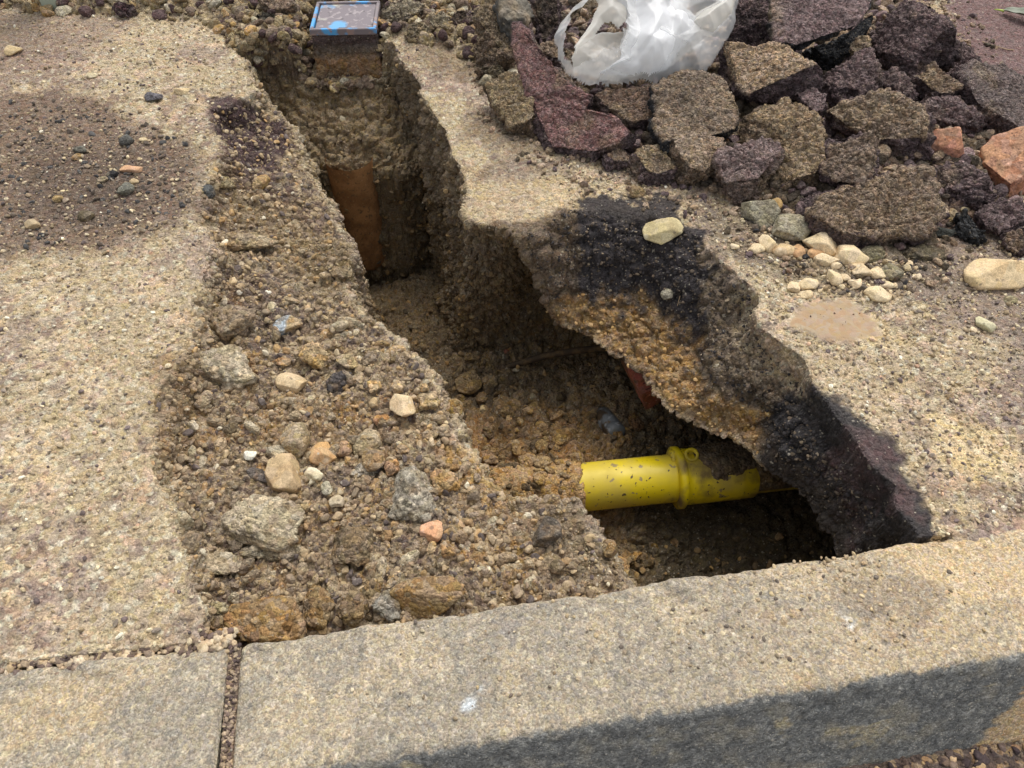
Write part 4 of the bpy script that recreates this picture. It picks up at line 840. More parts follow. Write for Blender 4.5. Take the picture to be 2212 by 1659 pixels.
# (u, v, half width, half height, colour, kind, label)   kind s = hard stone, c = crumbly clod
ST = [
 (505, 690, 46, 36, CLD, 'c', 'rounded grey brown clod on the upper left shelf of the trench'),
 (625, 702, 27, 20, lin(160, 152, 138), 's', 'blue grey faced stone at the upper middle of the left shelf'),
 (682, 761, 31, 24, lin(186, 154, 102), 'c', 'ochre crumbly clod below the blue grey faced stone'),
 (487, 783, 76, 36, GL, 'c', 'large pale concrete clod at the left border of the shelf'),
 (632, 822, 28, 18, lin(190, 166, 126), 's', 'flat light tan stone in the middle of the shelf'),
 (642, 936, 28, 33, lin(168, 148, 112), 's', 'tan grey oval stone above the biggest light tan stone'),
 (699, 973, 26, 23, lin(184, 146, 96), 's', 'ochre stone right of the tan grey oval stone'),
 (622, 1013, 38, 36, lin(180, 154, 112), 's', 'biggest light tan rounded stone in the middle of the shelf'),
 (601, 974, 23, 13, GL, 's', 'small grey tan stone on top of the biggest light tan stone'),
 (679, 1021, 18, 12, lin(200, 188, 156), 's', 'small cream stone right of the biggest light tan stone'),
 (561, 1023, 24, 12, lin(112, 104, 98), 's', 'dark grey flat stone left of the biggest light tan stone'),
 (541, 981, 13, 8, WH, 's', 'bone white fragment left of the middle of the shelf'),
 (573, 1120, 78, 44, GL, 'c', 'large pale concrete clod in the lower left of the shelf'),
 (470, 1213, 54, 22, GL, 'c', 'long pale concrete crust by the lower left border of the shelf'),
 (545, 1188, 32, 14, lin(170, 156, 128), 'c', 'small pale crust piece just below the large lower concrete clod'),
 (606, 1190, 32, 15, lin(150, 134, 108), 'c', 'dark sided crust piece right of the small pale crust piece'),
 (578, 1326, 84, 44, lin(152, 120, 76), 'c', 'large ochre brown boulder against the back of the kerb'),
 (692, 1300, 30, 40, lin(142, 116, 78), 'c', 'upright brown clod right of the large ochre boulder'),
 (474, 1310, 26, 17, lin(158, 142, 108), 'c', 'crumbly tan clod left of the large ochre boulder'),
 (463, 1340, 21, 13, lin(134, 112, 82), 's', 'brown stone under the crumbly tan clod near the kerb'),
 (479, 1374, 15, 17, lin(164, 124, 78), 's', 'small ochre stone standing right behind the kerb joint'),
 (440, 1287, 15, 11, GL, 's', 'small grey stone at the lower left border of the shelf'),
 (755, 697, 23, 12, lin(168, 150, 118), 's', 'light flat stone on the rim above the dark notch'),
 (752, 776, 23, 15, lin(178, 154, 112), 's', 'tan stone set in the soil below the rim notch'),
 (872, 873, 26, 25, CRd, 's', 'angular cream stone, brightest near the rim of the shelf'),
 (810, 831, 14, 13, lin(190, 158, 106), 'c', 'ochre crumb left of two crumbs above the angular cream stone'),
 (858, 832, 15, 12, lin(186, 158, 112), 'c', 'ochre crumb directly above the angular cream stone'),
 (808, 866, 10, 10, lin(180, 156, 116), 's', 'tiny tan stone left of the angular cream stone'),
 (928, 864, 22, 15, lin(180, 154, 108), 'c', 'pointed tan clod right of the angular cream stone on the rim'),
 (912, 832, 11, 10, lin(186, 158, 112), 'c', 'little tan crumb above the pointed clod on the rim'),
 (825, 903, 18, 12, lin(170, 126, 82), 's', 'orange brown stone below the angular cream stone'),
 (795, 947, 28, 27, lin(176, 156, 120), 's', 'big tan wedge stone in the right half of the shelf'),
 (813, 985, 26, 26, lin(154, 128, 92), 's', 'brown rounded stone just below the big tan wedge stone'),
 (745, 964, 15, 14, lin(170, 134, 92), 's', 'small ochre stone left of the big tan wedge stone'),
 (788, 1012, 26, 15, lin(170, 158, 136), 'c', 'pale flat clod below the brown rounded stone'),
 (896, 1057, 46, 46, lin(164, 154, 134), 'c', 'big light grey concrete lump in the right half of the shelf'),
 (963, 1034, 30, 23, lin(178, 142, 92), 'c', 'ochre clod right of the big light grey concrete lump'),
 (848, 1008, 16, 16, lin(180, 140, 90), 'c', 'small ochre clod above left of the big grey concrete lump'),
 (932, 1141, 23, 19, lin(196, 148, 108), 's', 'pinkish orange stone below the big grey concrete lump'),
 (926, 1274, 70, 34, lin(150, 122, 80), 's', 'large mottled ochre rock close behind the kerb'),
 (835, 1301, 27, 26, lin(154, 148, 134), 'c', 'speckled grey concrete lump left of the mottled ochre rock'),
 (764, 1301, 30, 34, lin(128, 106, 76), 'c', 'brown clod left of the speckled grey lump behind the kerb'),
 (801, 1268, 19, 19, lin(146, 122, 82), 'c', 'small brown stone above the speckled grey lump'),
 (1181, 1143, 30, 30, lin(98, 88, 76), 's', 'dark rounded stone in the nose of the shelf'),
 (764, 1166, 44, 37, lin(126, 108, 80), 'c', 'rounded brown clod in the lower middle of the shelf'),
 (969, 1188, 14, 17, lin(160, 128, 88), 'c', 'small upright ochre crumb above the mottled ochre rock'),
 (731, 822, 24, 24, lin(88, 82, 80), 'c', 'black tarry clod in the upper middle of the shelf'),
 (729, 1078, 14, 12, lin(180, 164, 134), 's', 'small pale stone left of the big grey concrete lump'),
 (706, 1052, 11, 13, lin(176, 166, 140), 's', 'small whitish stone above the small pale stone'),
 (655, 1093, 13, 10, lin(178, 150, 108), 's', 'small tan stone right of the lower concrete clod'),
 (610, 780, 20, 9, lin(176, 140, 94), 's', 'narrow ochre stone above the flat light tan stone'),
 (503, 605, 9, 11, CR, 's', 'tiny cream pebble at the top of the shelf'),
 (519, 628, 6, 6, WH, 's', 'tiny white pebble just right of the tiny cream pebble'),
 (580, 630, 7, 5, WH, 's', 'tiny white pebble farther right at the top of the shelf'),
 (740, 590, 22, 15, lin(140, 120, 88), 'c', 'brown crumb on the rim beside the clay pipe'),
 (548, 520, 50, 18, lin(168, 146, 110), 'c', 'long tan crust fragment lying across the upper shelf slope'),
 (452, 412, 13, 14, lin(84, 86, 84), 's', 'black grey stone on the pavement edge at the upper left'),
 (486, 395, 20, 17, lin(158, 142, 104), 'c', 'tan clod right of the black grey stone'),
 (566, 392, 14, 17, lin(170, 140, 92), 's', 'ochre stone on the purple streak of the upper shelf'),
 # pale cluster on the right pavement
 (1640, 452, 33, 30, lin(150, 142, 118), 's', 'big grey topped stone, leftmost of the pale cluster by the heap'),
 (1707, 487, 39, 28, lin(164, 154, 128), 's', 'big grey tan stone right of the leftmost grey topped stone'),
 (1770, 517, 32, 25, CR, 's', 'big smooth cream stone in the middle of the pale cluster'),
 (1833, 547, 29, 21, CR, 's', 'angular cream stone right below the big smooth cream stone'),
 (1882, 543, 25, 14, lin(140, 130, 100), 's', 'greenish tan stone behind the angular cream stone'),
 (1711, 617, 11, 10, CR, 's', 'small cream chip, left lower edge of the pale cluster'),
 (1743, 610, 18, 12, CR, 's', 'triangular cream chip above the mud patch'),
 (1738, 631, 13, 9, CR, 's', 'cream chip touching the top of the mud patch'),
 (1805, 594, 13, 16, CR, 's', 'upright cream chip in the lower middle of the pale cluster'),
 (1823, 597, 8, 9, CR, 's', 'tiny cream chip against the upright cream chip'),
 (1856, 577, 16, 15, CR, 's', 'cream chip below the angular cream stone'),
 (1845, 609, 12, 10, CR, 's', 'cream chip between the mud patch and the black sided chip'),
 (1892, 588, 15, 12, CR, 's', 'cream chip left of the black sided chip'),
 (1894, 631, 23, 15, CR, 's', 'large cream chip at the right corner of the mud patch'),
 (1919, 613, 17, 8, CR, 's', 'flat cream chip above the large cream chip'),
 (1922, 582, 16, 15, lin(150, 140, 110), 's', 'black sided chip at the right end of the pale cluster'),
 (1785, 557, 22, 11, CR, 's', 'long cream chip below the big smooth cream stone'),
 (1805, 568, 10, 9, CR, 's', 'small cream chip beside the long cream chip'),
 (1634, 534, 15, 10, CR, 's', 'cream chip at the far left of the pale cluster'),
 (1657, 521, 13, 15, CR, 's', 'upright cream chip below the big grey tan stone on its left'),
 (1691, 534, 20, 14, lin(198, 170, 126), 's', 'pinkish cream chip below the big grey tan stone'),
 (1586, 531, 8, 6, CR, 's', 'tiny cream chip alone left of the pale cluster'),
 (1678, 440, 10, 10, lin(184, 150, 98), 's', 'small ochre stone behind the leftmost grey topped stone'),
 (1721, 541, 12, 12, lin(186, 144, 98), 's', 'small orange tan stone right of the pinkish cream chip'),
 (1762, 545, 16, 11, lin(200, 158, 106), 's', 'orange tan chip left of the long cream chip'),
 (1652, 598, 0, 0, CR, 's', ''),
 (2150, 575, 70, 40, lin(212, 184, 136), 's', 'largest cream yellow rock near the right edge below the heap'),
 (2124, 695, 17, 20, lin(198, 190, 150), 's', 'pale rounded stone alone on the right pavement'),
 (2102, 711, 7, 7, CR, 's', 'tiny pale pebble beside the lone rounded stone'),
 (2178, 645, 15, 10, lin(170, 158, 124), 's', 'greyish pebble near the right edge under the largest cream rock'),
 (2047, 855, 8, 7, lin(170, 142, 98), 's', 'small tan pebble in the middle of the right pavement'),
 (1432, 495, 42, 24, lin(188, 172, 126), 's', 'yellow tan stone lying at the top edge of the black tar patch'),
 (1440, 630, 13, 10, lin(164, 156, 132), 's', 'small light grey stone stuck on the black tar patch'),
 (2050, 462, 14, 16, lin(172, 150, 106), 's', 'tan stone tucked against the right end of the largest front chunk'),
 (2082, 452, 10, 6, lin(180, 162, 122), 's', 'flat tan pebble right of the tucked tan stone'),
 (2040, 497, 20, 13, lin(84, 86, 80), 's', 'dark grey stone below the tucked tan stone'),
 (1995, 545, 42, 17, lin(112, 100, 78), 'c', 'low brown clod between the pale cluster and the largest cream rock'),
 (1376, 410, 17, 14, lin(150, 126, 86), 's', 'olive tan stone on the pavement left of the purplish chunk'),
 (1570, 455, 0, 0, CR, 's', ''),
 # left pavement
 (32, 107, 16, 13, lin(200, 176, 132), 's', 'light tan stone alone on the far left pavement'),
 (333, 208, 17, 12, lin(112, 108, 112), 's', 'grey sharp stone on the upper left pavement'),
 (396, 194, 17, 9, lin(204, 180, 136), 's', 'flat tan stone right of the grey sharp stone'),
 (200, 163, 11, 7, lin(206, 190, 150), 's', 'small pale stone in the middle of the upper left pavement'),
 (282, 363, 24, 9, lin(196, 152, 112), 's', 'orange tan flat sliver on the dark damp patch'),
 (188, 467, 18, 12, lin(122, 108, 82), 's', 'rounded olive stone at the lower edge of the damp patch'),
 (72, 483, 18, 10, lin(180, 160, 124), 's', 'pale stone at the far left of the damp patch'),
 (277, 407, 17, 14, lin(124, 122, 108), 's', 'grey green stone below the orange sliver'),
 (275, 300, 15, 14, lin(100, 98, 92), 's', 'dark grey stone above the orange sliver'),
 (173, 322, 16, 9, lin(122, 118, 104), 's', 'grey stone at the left of the damp patch dark stones'),
 (168, 338, 11, 8, lin(168, 136, 92), 's', 'ochre pebble under the grey stone on the damp patch'),
 (222, 385, 11, 8, lin(178, 162, 132), 's', 'cream pebble left of the orange sliver'),
 (311, 304, 9, 5, lin(196, 176, 132), 's', 'flat cream pebble right of the dark grey stone'),
 (291, 391, 10, 7, lin(188, 166, 122), 's', 'small cream pebble just under the orange sliver'),
 (128, 428, 11, 8, lin(164, 138, 92), 's', 'ochre pebble above the rounded olive stone'),
 (245, 376, 12, 9, BK, 's', 'black chip between cream pebble and orange sliver'),
 (8, 1432, 26, 20, lin(178, 164, 140), 's', 'flat pale stone cut off by the left edge above the kerb'),
 # kerb top
 (1935, 1307, 15, 8, lin(196, 172, 128), 's', 'pale pointed chip on top of the long kerb'),
 (1785, 1331, 14, 7, lin(150, 134, 104), 's', 'small grey brown chip on the middle of the kerb top'),
 (1677, 1322, 13, 6, lin(180, 158, 118), 's', 'tan flake on the kerb top left of the grey brown chip'),
 (1997, 1287, 9, 8, lin(176, 144, 106), 's', 'rounded tan pebble on the kerb near its right end'),
 (2075, 1262, 11, 9, lin(140, 128, 106), 's', 'grey pebble on the kerb top nearest the right edge'),
 (1832, 1283, 9, 6, lin(146, 130, 108), 's', 'small brown pebble on the back half of the kerb top'),
 # trench floor
 (1013, 820, 28, 26, lin(150, 124, 78), 's', 'flat square clay stone on the trench floor below the cable tip'),
 (1041, 859, 13, 18, lin(146, 118, 74), 's', 'oval clay pebble under the flat square clay stone'),
 (1041, 882, 8, 13, lin(206, 176, 112), 's', 'bright bone coloured chip on the trench floor'),
 (1043, 728, 18, 13, lin(134, 112, 76), 's', 'brown flake on the trench floor above the cable'),
 (1214, 940, 28, 18, lin(158, 126, 74), 's', 'pointed yellow brown stone on the floor left of the grey pipe'),
 (1057, 990, 18, 11, lin(160, 128, 78), 's', 'clay stone on the floor above the buried end of the yellow pipe'),
 (1114, 957, 19, 10, lin(164, 130, 78), 's', 'flat clay stone left of the pointed yellow brown stone'),
 (1141, 994, 20, 16, lin(158, 126, 78), 's', 'rounded clay stone just behind the buried pipe'),
 (1172, 996, 20, 15, lin(152, 122, 76), 's', 'clay stone right of the rounded one behind the buried pipe'),
 (1200, 962, 15, 10, lin(150, 120, 74), 's', 'small clay stone below the pointed yellow brown stone'),
 (983, 873, 17, 22, lin(152, 122, 72), 's', 'upright clay stone at the left side of the trench floor'),
 (1004, 874, 16, 19, lin(150, 120, 74), 's', 'clay stone leaning on the upright clay stone'),
 (1057, 820, 17, 13, lin(140, 116, 78), 's', 'clay stone right of the flat square clay stone'),
 (1095, 758, 7, 5, lin(150, 84, 60), 's', 'tiny red pebble on the trench floor'),
 (1020, 770, 17, 9, lin(136, 112, 74), 's', 'low clay stone between the brown flake and the flat square one'),
 (1247, 987, 14, 13, lin(142, 114, 72), 's', 'clay lump behind the bare start of the yellow pipe'),
 (1375, 905, 18, 18, lin(132, 100, 62), 's', 'brown stone below the lettered brick'),
 (1335, 1215, 26, 22, lin(150, 120, 76), 's', 'clay stone in the front pit beside the nose of the shelf'),
 (1318, 1180, 16, 20, lin(150, 122, 78), 's', 'upright clay stone in the front pit below the yellow pipe'),
 (980, 1000, 15, 12, lin(166, 132, 80), 's', 'clay crumb at the left end of the buried pipe'),
]
def place_rock(u, v, rx_, ry_, colr, kind, label, seed, z=None):
    p, n_, dep = hit(u, v + ry_ * .5)
    big_ = rx_ > 18; sub = 5 if rx_ > 26 else (4 if rx_ > 11 else 3)
    hard = kind == 's'
    P, F = rock_shape(seed, sub, 9 if hard else 14, 60 if hard else 12, .05 if hard else .13, .01 if hard else .07)
    m = dep / FPX; r_ = np.random.default_rng(seed)
    ext = np.ptp(P, axis=0) / 2; P = (P - (P.max(0) + P.min(0)) / 2) / ext
    c_dust = lin(160, 136, 100); h = ry_ * m * (.75 if rx_ < ry_ * 1.5 else .8); P = P * np.array([rx_ * m, ry_ * m * 1.15, h])
    a = r_.uniform(-.25, .25); P = P @ np.array([[math.cos(a), math.sin(a), 0], [-math.sin(a), math.cos(a), 0], [0, 0, 1]])
    if not hard: 
        Nn = P / (np.linalg.norm(P, axis=1)[:, None] + 1e-9); P = P + Nn * (clod(P + seed, .010, seed) * .0022 + clod(P + seed, .022, seed + 1) * .0022 * min(1, rx_ / 30))[:, None]
    else:
        Nn = P / (np.linalg.norm(P, axis=1)[:, None] + 1e-9); P = P + Nn * (fbm(P + seed, .012, 3, seed) * .0012 * min(1, rx_ / 20))[:, None]
    tilt = n_.copy(); tilt[2] = max(tilt[2], .5)
    Qt = Vector((0, 0, 1)).rotation_difference(Vector(tilt * .5 + np.array([0, 0, .5]))).to_matrix(); P = P @ np.array(Qt).T
    W = P + p + np.array([0, 0, h * (.58 if u < 1360 else .36)]); sd_ = seed * 2.1
    c = np.tile(np.asarray(colr), (len(P), 1)); na = fbm(P + sd_, .02, 3, 3)
    c = mixc(c, np.asarray(colr) * np.array([.72, .68, .62]), sst(0, .5, na) * .6)
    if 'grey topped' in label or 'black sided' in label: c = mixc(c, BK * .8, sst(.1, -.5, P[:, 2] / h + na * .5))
    if label.startswith('blue grey faced'): c = mixc(np.tile(lin(168, 140, 98), (len(P), 1)), lin(160, 170, 176), sst(.0, .3, -P[:, 0] / (rx_ * m) + .2 + na * .4))
    if kind == 'c': i_ = wor(P + sd_, .006, 4)[2]; c = mixc(c, c * 1.35, sst(.8, .82, i_) * .7); c = mixc(c, c * .5, sst(.2, .17, i_) * .7)
    if (u < 1360 and u > 400) : c = mixc(c, lin(146, 122, 88), np.clip(sst(0, .5, fbm(P + sd_, .014, 3, 8)) * .5, 0, 1)); c = c * 1.12
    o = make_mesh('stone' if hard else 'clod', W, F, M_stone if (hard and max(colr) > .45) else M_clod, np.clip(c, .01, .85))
    tag(o, label, 'stone' if hard else 'clod', {0: None}.get(1)); return o
for k, (u, v, a, b, c_, kd, lab) in enumerate(ST):
    ks = 1.28 if (1580 < u < 1960 and v < 660) else (1.15 if 400 < u < 1000 and a > 9 else 1.05)
    if a: place_rock(u, v, a * ks, b * ks, c_, kd, lab, 1000 + k)

# ------------------------------------------------------------------ loose gravel nobody could count
TPL = [rock_shape(50 + k, 2, 7, 40, 0) for k in range(10)]
TPL2 = [rock_shape(70 + k, 3, 8, 40, .06) for k in range(10)]
def scatter(name, label, mask, n, smin, smax, pal, wts, seed, power=2.2, tpl=None, sink=.2, flat=.65, mat=None):
    r = np.random.default_rng(seed); ids = vi[mask[vi]]
    area = np.ones(len(ids)); pw = VA[ids] / VA[ids].sum(); pick = r.choice(ids, n, p=pw)
    V_, F_, C_ = [], [], []; off = 0; wts = np.array(wts) / sum(wts)
    szs = smin + (smax - smin) * r.random(n) ** power; ci = r.choice(len(pal), n, p=wts)
    for k in range(n):
        s = szs[k]; P, F = ((tpl or TPL) if s < .0055 else TPL2)[r.integers(10)]
        q_ = r.normal(size=4); q_ /= np.linalg.norm(q_); w_, x, y, z = q_
        Rm = np.array([[1 - 2 * (y * y + z * z), 2 * (x * y - z * w_), 2 * (x * z + y * w_)], [2 * (x * y + z * w_), 1 - 2 * (x * x + z * z), 2 * (y * z - x * w_)], [2 * (x * z - y * w_), 2 * (y * z + x * w_), 1 - 2 * (x * x + y * y)]])
        Q = (P * np.array([1, r.uniform(.6, 1), r.uniform(.5, .85)])) @ Rm.T * s; Q[:, 2] *= flat + .2
        nn = N1[pick[k]]; Q = Q + G[pick[k]] + nn * s * (.5 - sink)
        V_.append(Q); F_.append(F + off); off += len(P); cc_ = np.asarray(pal[ci[k]]) * r.uniform(.75, 1.2); C_.append(np.tile(cc_, (len(P), 1)))
    o = make_mesh(name, np.vstack(V_), np.vstack(F_), mat or M_gravel, np.clip(np.vstack(C_), .01, .85), smooth=False); tag(o, label, 'gravel', kind='stuff'); return o
flatm = (wT < .05)
m_sh = (wH > .5) & (q < -.01)
palS = [lin(166, 144, 110), lin(142, 122, 96), lin(172, 140, 94), lin(186, 166, 130), lin(104, 92, 86), lin(204, 192, 164)]
scatter('shelf_gravel', 'loose gravel and soil crumbs covering the left shelf of the trench', m_sh, 6500, .0012, .0075, palS, [6, 4, 2, 1, 1.3, .3], 1, 3.0, sink=.4)
m_near = m_sh & (Y < .95)
scatter('coarse_gravel', 'coarser tan and brown gravel on the lower half of the left shelf', m_near, 420, .004, .0155, [lin(166, 144, 112), lin(146, 126, 98), lin(178, 148, 104), lin(186, 170, 138)], [5, 4, 2, 2], 2, 2.0, sink=.5, mat=M_clod)
m_tf = (wT > .6) & (G[:, 2] < -.22) & ~((s_ > -.01) & (pr_ < .07)) & (q < -.02)
palT = [lin(136, 110, 70), lin(112, 92, 62), lin(156, 124, 74), lin(98, 84, 64), lin(168, 152, 118)]
scatter('trench_gravel', 'clay lumps and gravel covering the trench floor', m_tf, 4200, .0018, .0085, palT, [4, 4, 3, 3, .15], 3, 2.6, sink=.4)
m_tf2 = m_tf & (Yg < .98) & (Yg > .6) & (Xg < .30)
scatter('clay_lumps', 'angular clay lumps behind the buried end of the yellow pipe', m_tf2, 260, .006, .016, palT[:3], [3, 2, 5], 33, 1.6, sink=.45, mat=M_clod)
m_wl = (wT > .5) & (G[:, 2] > -.40) & (Yg > 1.0)
scatter('wall_crumbs', 'crumbs and pebbles stuck in the trench walls', m_wl, 1500, .002, .008, [lin(120, 100, 70), lin(100, 84, 62), lin(150, 124, 80), lin(160, 146, 118)], [4, 4, 2, .5], 4, 2)
m_lip = (lipm > .5)
scatter('lip_crumbs', 'ochre clay crumbs hanging along the overhanging lip of the trench', m_lip, 2600, .0015, .0055, [lin(168, 132, 80), lin(140, 110, 66), lin(184, 150, 96)], [4, 3, 2], 5, 1.8)
m_sl = (wSl > .5) & (lipm < .4)
scatter('slope_grit', 'fine grit on the dark sloping face of the trench', m_sl, 2600, .0012, .0042, [lin(104, 90, 74), lin(82, 72, 64), lin(150, 132, 106), lin(60, 56, 56)], [4, 4, .5, 3], 6, 2.6, sink=.35)
m_lp = (X < -.2) & (sH < 0) & (sT < 0) & (Y < 2.1) & (q < -.004) & (sB < 0)
palP = [lin(186, 166, 130), lin(160, 140, 110), lin(208, 190, 152), lin(112, 98, 94), lin(142, 128, 112), lin(196, 160, 130), lin(222, 214, 190)]
scatter('pavement_grit', 'fine grit scattered over the left pavement', m_lp, 5200, .001, .0048, palP, [5, 4, 3, 1.4, 2, .8, .5], 7, 2.6)
DP = poly(0, (-40, 220), (200, 210), (400, 300), (430, 400), (400, 480), (200, 530), (-40, 540)); m_dp = np.zeros(len(X), bool); m_dp[near] = sdf(X[near], Y[near], DP) > 0
scatter('damp_patch_gravel', 'grey and brown gravel on the dark damp patch of the left pavement', m_dp, 1100, .0014, .0065, [lin(104, 92, 80), lin(84, 82, 80), lin(140, 122, 98), lin(180, 160, 126), lin(66, 64, 64)], [5, 2, 3, .8, .8], 8, 2.6, sink=.35)
m_rp = (X > .1) & (sS < 0) & (sT < 0) & (sP < 0) & (Y < 2.0) & (q < -.004)
m_rp &= (wM < .2) & (sS < -.012) & (col.mean(1) > .17)
scatter('right_pavement_grit', 'fine grit scattered over the right pavement', m_rp, 6500, .001, .0042, palP, [5, 4, 3, 1.6, 2, .7, .4], 9, 2.6)
CL = poly(0, (1600, 470), (1700, 560), (1700, 610), (1800, 640), (1960, 640), (2000, 570), (1900, 530), (1760, 520), (1640, 480)); m_cl = np.zeros(len(X), bool); m_cl[near] = sdf(X[near], Y[near], CL) > 0
scatter('cluster_grit', 'small pale and dark gravel around the cluster of cream stones', m_cl, 420, .002, .007, [CR, lin(150, 130, 98), BK, lin(110, 98, 84)], [2.5, 3, 1, 3], 10, 2)
m_pl = (sP > .01)
scatter('heap_rubble', 'crumbs of asphalt and soil between the chunks of the heap', m_pl, 4200, .003, .017, [BRN, DPR, PUR, TAN, lin(96, 84, 70)], [4, 3, 2, 2, 3], 11, 2.0, mat=M_clod)
m_fr = (sP > -.09) & (sP < .03) & (wM < .1) & (sS < 0)
scatter('heap_fringe', 'crumbs strewn along the front foot of the heap', m_fr, 1800, .002, .009, [BRN, DPR, TAN, lin(110, 96, 78)], [4, 1.5, 3, 3], 12, 2.2, mat=M_clod)
m_bk = (sB > .0) & (wT < .3)
scatter('back_rubble', 'tan rubble and small stones around the metal box', m_bk, 2600, .003, .018, [lin(160, 140, 104), lin(176, 154, 112), lin(128, 108, 88), lin(92, 72, 70), lin(188, 176, 148), lin(180, 144, 92)], [4, 3, 3, 1.6, 1.3, 1], 13, 1.9, mat=M_clod)
m_md = (wM > .8)
scatter('mud_specks', 'few dark specks on the smooth mud patch', m_md, 14, .0006, .002, [lin(120, 96, 74), lin(88, 70, 56)], [1, 1], 14, 2)
# grit on the kerb edge line, road stones
def scatter_pts(name, label, pts, smin, smax, pal, seed, power=2.):
    r = np.random.default_rng(seed); V_, F_, C_ = [], [], []; off = 0
    for p in pts:
        s = smin + (smax - smin) * r.random() ** power; P, F = (TPL if s < .004 else TPL2)[r.integers(10)]; a = r.uniform(0, 6.28)
        Q = P * np.array([1, r.uniform(.6, 1), .65]); Q = Q @ np.array([[math.cos(a), math.sin(a), 0], [-math.sin(a), math.cos(a), 0], [0, 0, 1]]) * s
        V_.append(Q + p + np.array([0, 0, s * .3])); F_.append(F + off); off += len(P); C_.append(np.tile(np.asarray(pal[r.integers(len(pal))]) * r.uniform(.8, 1.2), (len(P), 1)))
    o = make_mesh(name, np.vstack(V_), np.vstack(F_), M_gravel, np.clip(np.vstack(C_), .01, .85)); tag(o, label, 'gravel', kind='stuff'); return o
r = np.random.default_rng(5); k1 = RP[(RP[:, 0] > .15) & (RP[:, 0] < 1.0) & (RP[:, 1] < .40) & (RP[:, 1] > .05) & (rb > .215)]
scatter_pts('road_gravel', 'loose brown and tan gravel on the road at the foot of the kerb', k1[r.integers(0, len(k1), 2600)], .0012, .0065, [lin(96, 80, 72), lin(150, 118, 84), lin(120, 100, 82), lin(176, 146, 104), lin(70, 58, 58)], 15, 2.4)
a_ = r.uniform(-.42, .0, 900); b_ = r.normal(-.006, .006, 900); pts = np.stack([KB0[0] + KDL[0] * a_ + KNL[0] * b_, KB0[1] + KDL[1] * a_ + KNL[1] * b_, np.full(900, -.006)], 1)
scatter_pts('kerb_edge_gravel', 'small gravel filling the gap between left pavement and kerb', pts, .0012, .0055, [lin(176, 152, 118), lin(140, 120, 100), lin(108, 90, 80), lin(188, 168, 136)], 16, 2.)
a_ = r.uniform(-.0055, .0055, 420); b_ = r.uniform(.0, .15, 420); pts = np.stack([KB0[0] + KD[0] * a_ + KN[0] * b_, KB0[1] + KD[1] * a_ + KN[1] * b_, np.full(420, -.006) - np.maximum(b_ - .135, 0) * 1.2], 1)
scatter_pts('joint_grit', 'grit and tiny pebbles packed into the joint between the kerb stones', pts, .0007, .0030, [lin(120, 100, 86), lin(84, 68, 64), lin(176, 152, 118), lin(150, 130, 104)], 21, 1.8)
a_ = r.beta(3, 1.6, 500) * .9; b_ = r.uniform(.004, .12, 500); pts = np.stack([KB0[0] + KD[0] * a_ + KN[0] * b_, KB0[1] + KD[1] * a_ + KN[1] * b_, np.full(500, .0)], 1)
scatter_pts('kerb_top_grit', 'scattered grit lying on the kerb top', pts, .0006, .0030, [lin(176, 154, 116), lin(150, 132, 104), lin(110, 98, 86), lin(200, 182, 146)], 17, 3.)
a_ = r.normal(.74, .06, 260); b_ = np.abs(r.normal(.03, .025, 260)); pts = np.stack([KB0[0] + KD[0] * a_ + KN[0] * b_, KB0[1] + KD[1] * a_ + KN[1] * b_, np.full(260, -.0015)], 1)
scatter_pts('kerb_soil_crumbs', 'brown soil crumbs spilled on the right part of the kerb top', pts, .0008, .0034, [lin(180, 154, 116), lin(166, 144, 110), lin(190, 168, 128)], 18, 2.)


# ------------------------------------------------------------------ plastic bag
def bag_mat(name, op, tint):
    m = bpy.data.materials.new(name); m.use_nodes = True; nt = m.node_tree; L = nt.links.new; nt.nodes.clear()
    out = nt.nodes.new('ShaderNodeOutputMaterial'); d = nt.nodes.new('ShaderNodeBsdfDiffuse'); d.inputs[0].default_value = (*tint, 1)
    t = nt.nodes.new('ShaderNodeBsdfTranslucent'); t.inputs[0].default_value = (*tint, 1); g = nt.nodes.new('ShaderNodeBsdfGlossy'); g.inputs['Roughness'].default_value = .22; g.inputs[0].default_value = (.95, .97, 1, 1)
    a = nt.nodes.new('ShaderNodeMixShader'); a.inputs[0].default_value = .35; L(d.outputs[0], a.inputs[1]); L(t.outputs[0], a.inputs[2])
    fr = nt.nodes.new('ShaderNodeFresnel'); fr.inputs[0].default_value = 1.5
    b = nt.nodes.new('ShaderNodeMixShader'); L(fr.outputs[0], b.inputs[0]); L(a.outputs[0], b.inputs[1]); L(g.outputs[0], b.inputs[2])
    tr = nt.nodes.new('ShaderNodeBsdfTransparent'); lw = nt.nodes.new('ShaderNodeLayerWeight'); lw.inputs[0].default_value = .35
    tc = nt.nodes.new('ShaderNodeTexCoord'); n = nt.nodes.new('ShaderNodeTexNoise'); n.inputs['Scale'].default_value = 14; n.inputs['Detail'].default_value = 3; L(tc.outputs['Object'], n.inputs['Vector'])
    o_ = ndmath(nt, 'ADD', ndmath(nt, 'MULTIPLY_ADD', lw.outputs['Facing'], .5, op - .3), ndmath(nt, 'MULTIPLY', n.outputs['Fac'], .6))
    cl = nt.nodes.new('ShaderNodeClamp'); L(o_, cl.inputs[0]); cl.inputs[1].default_value = .1; cl.inputs[2].default_value = .97
    c = nt.nodes.new('ShaderNodeMixShader'); L(cl.outputs[0], c.inputs[0]); L(tr.outputs[0], c.inputs[1]); L(b.outputs[0], c.inputs[2]); L(c.outputs[0], out.inputs[0])
    return m
M_bagc = bag_mat('clear plastic film', .30, (.93, .94, .94)); M_bagw = bag_mat('milky plastic film', .80, (.94, .95, .96)); M_bagy = bag_mat('yellowed plastic film', .62, (.90, .87, .79))
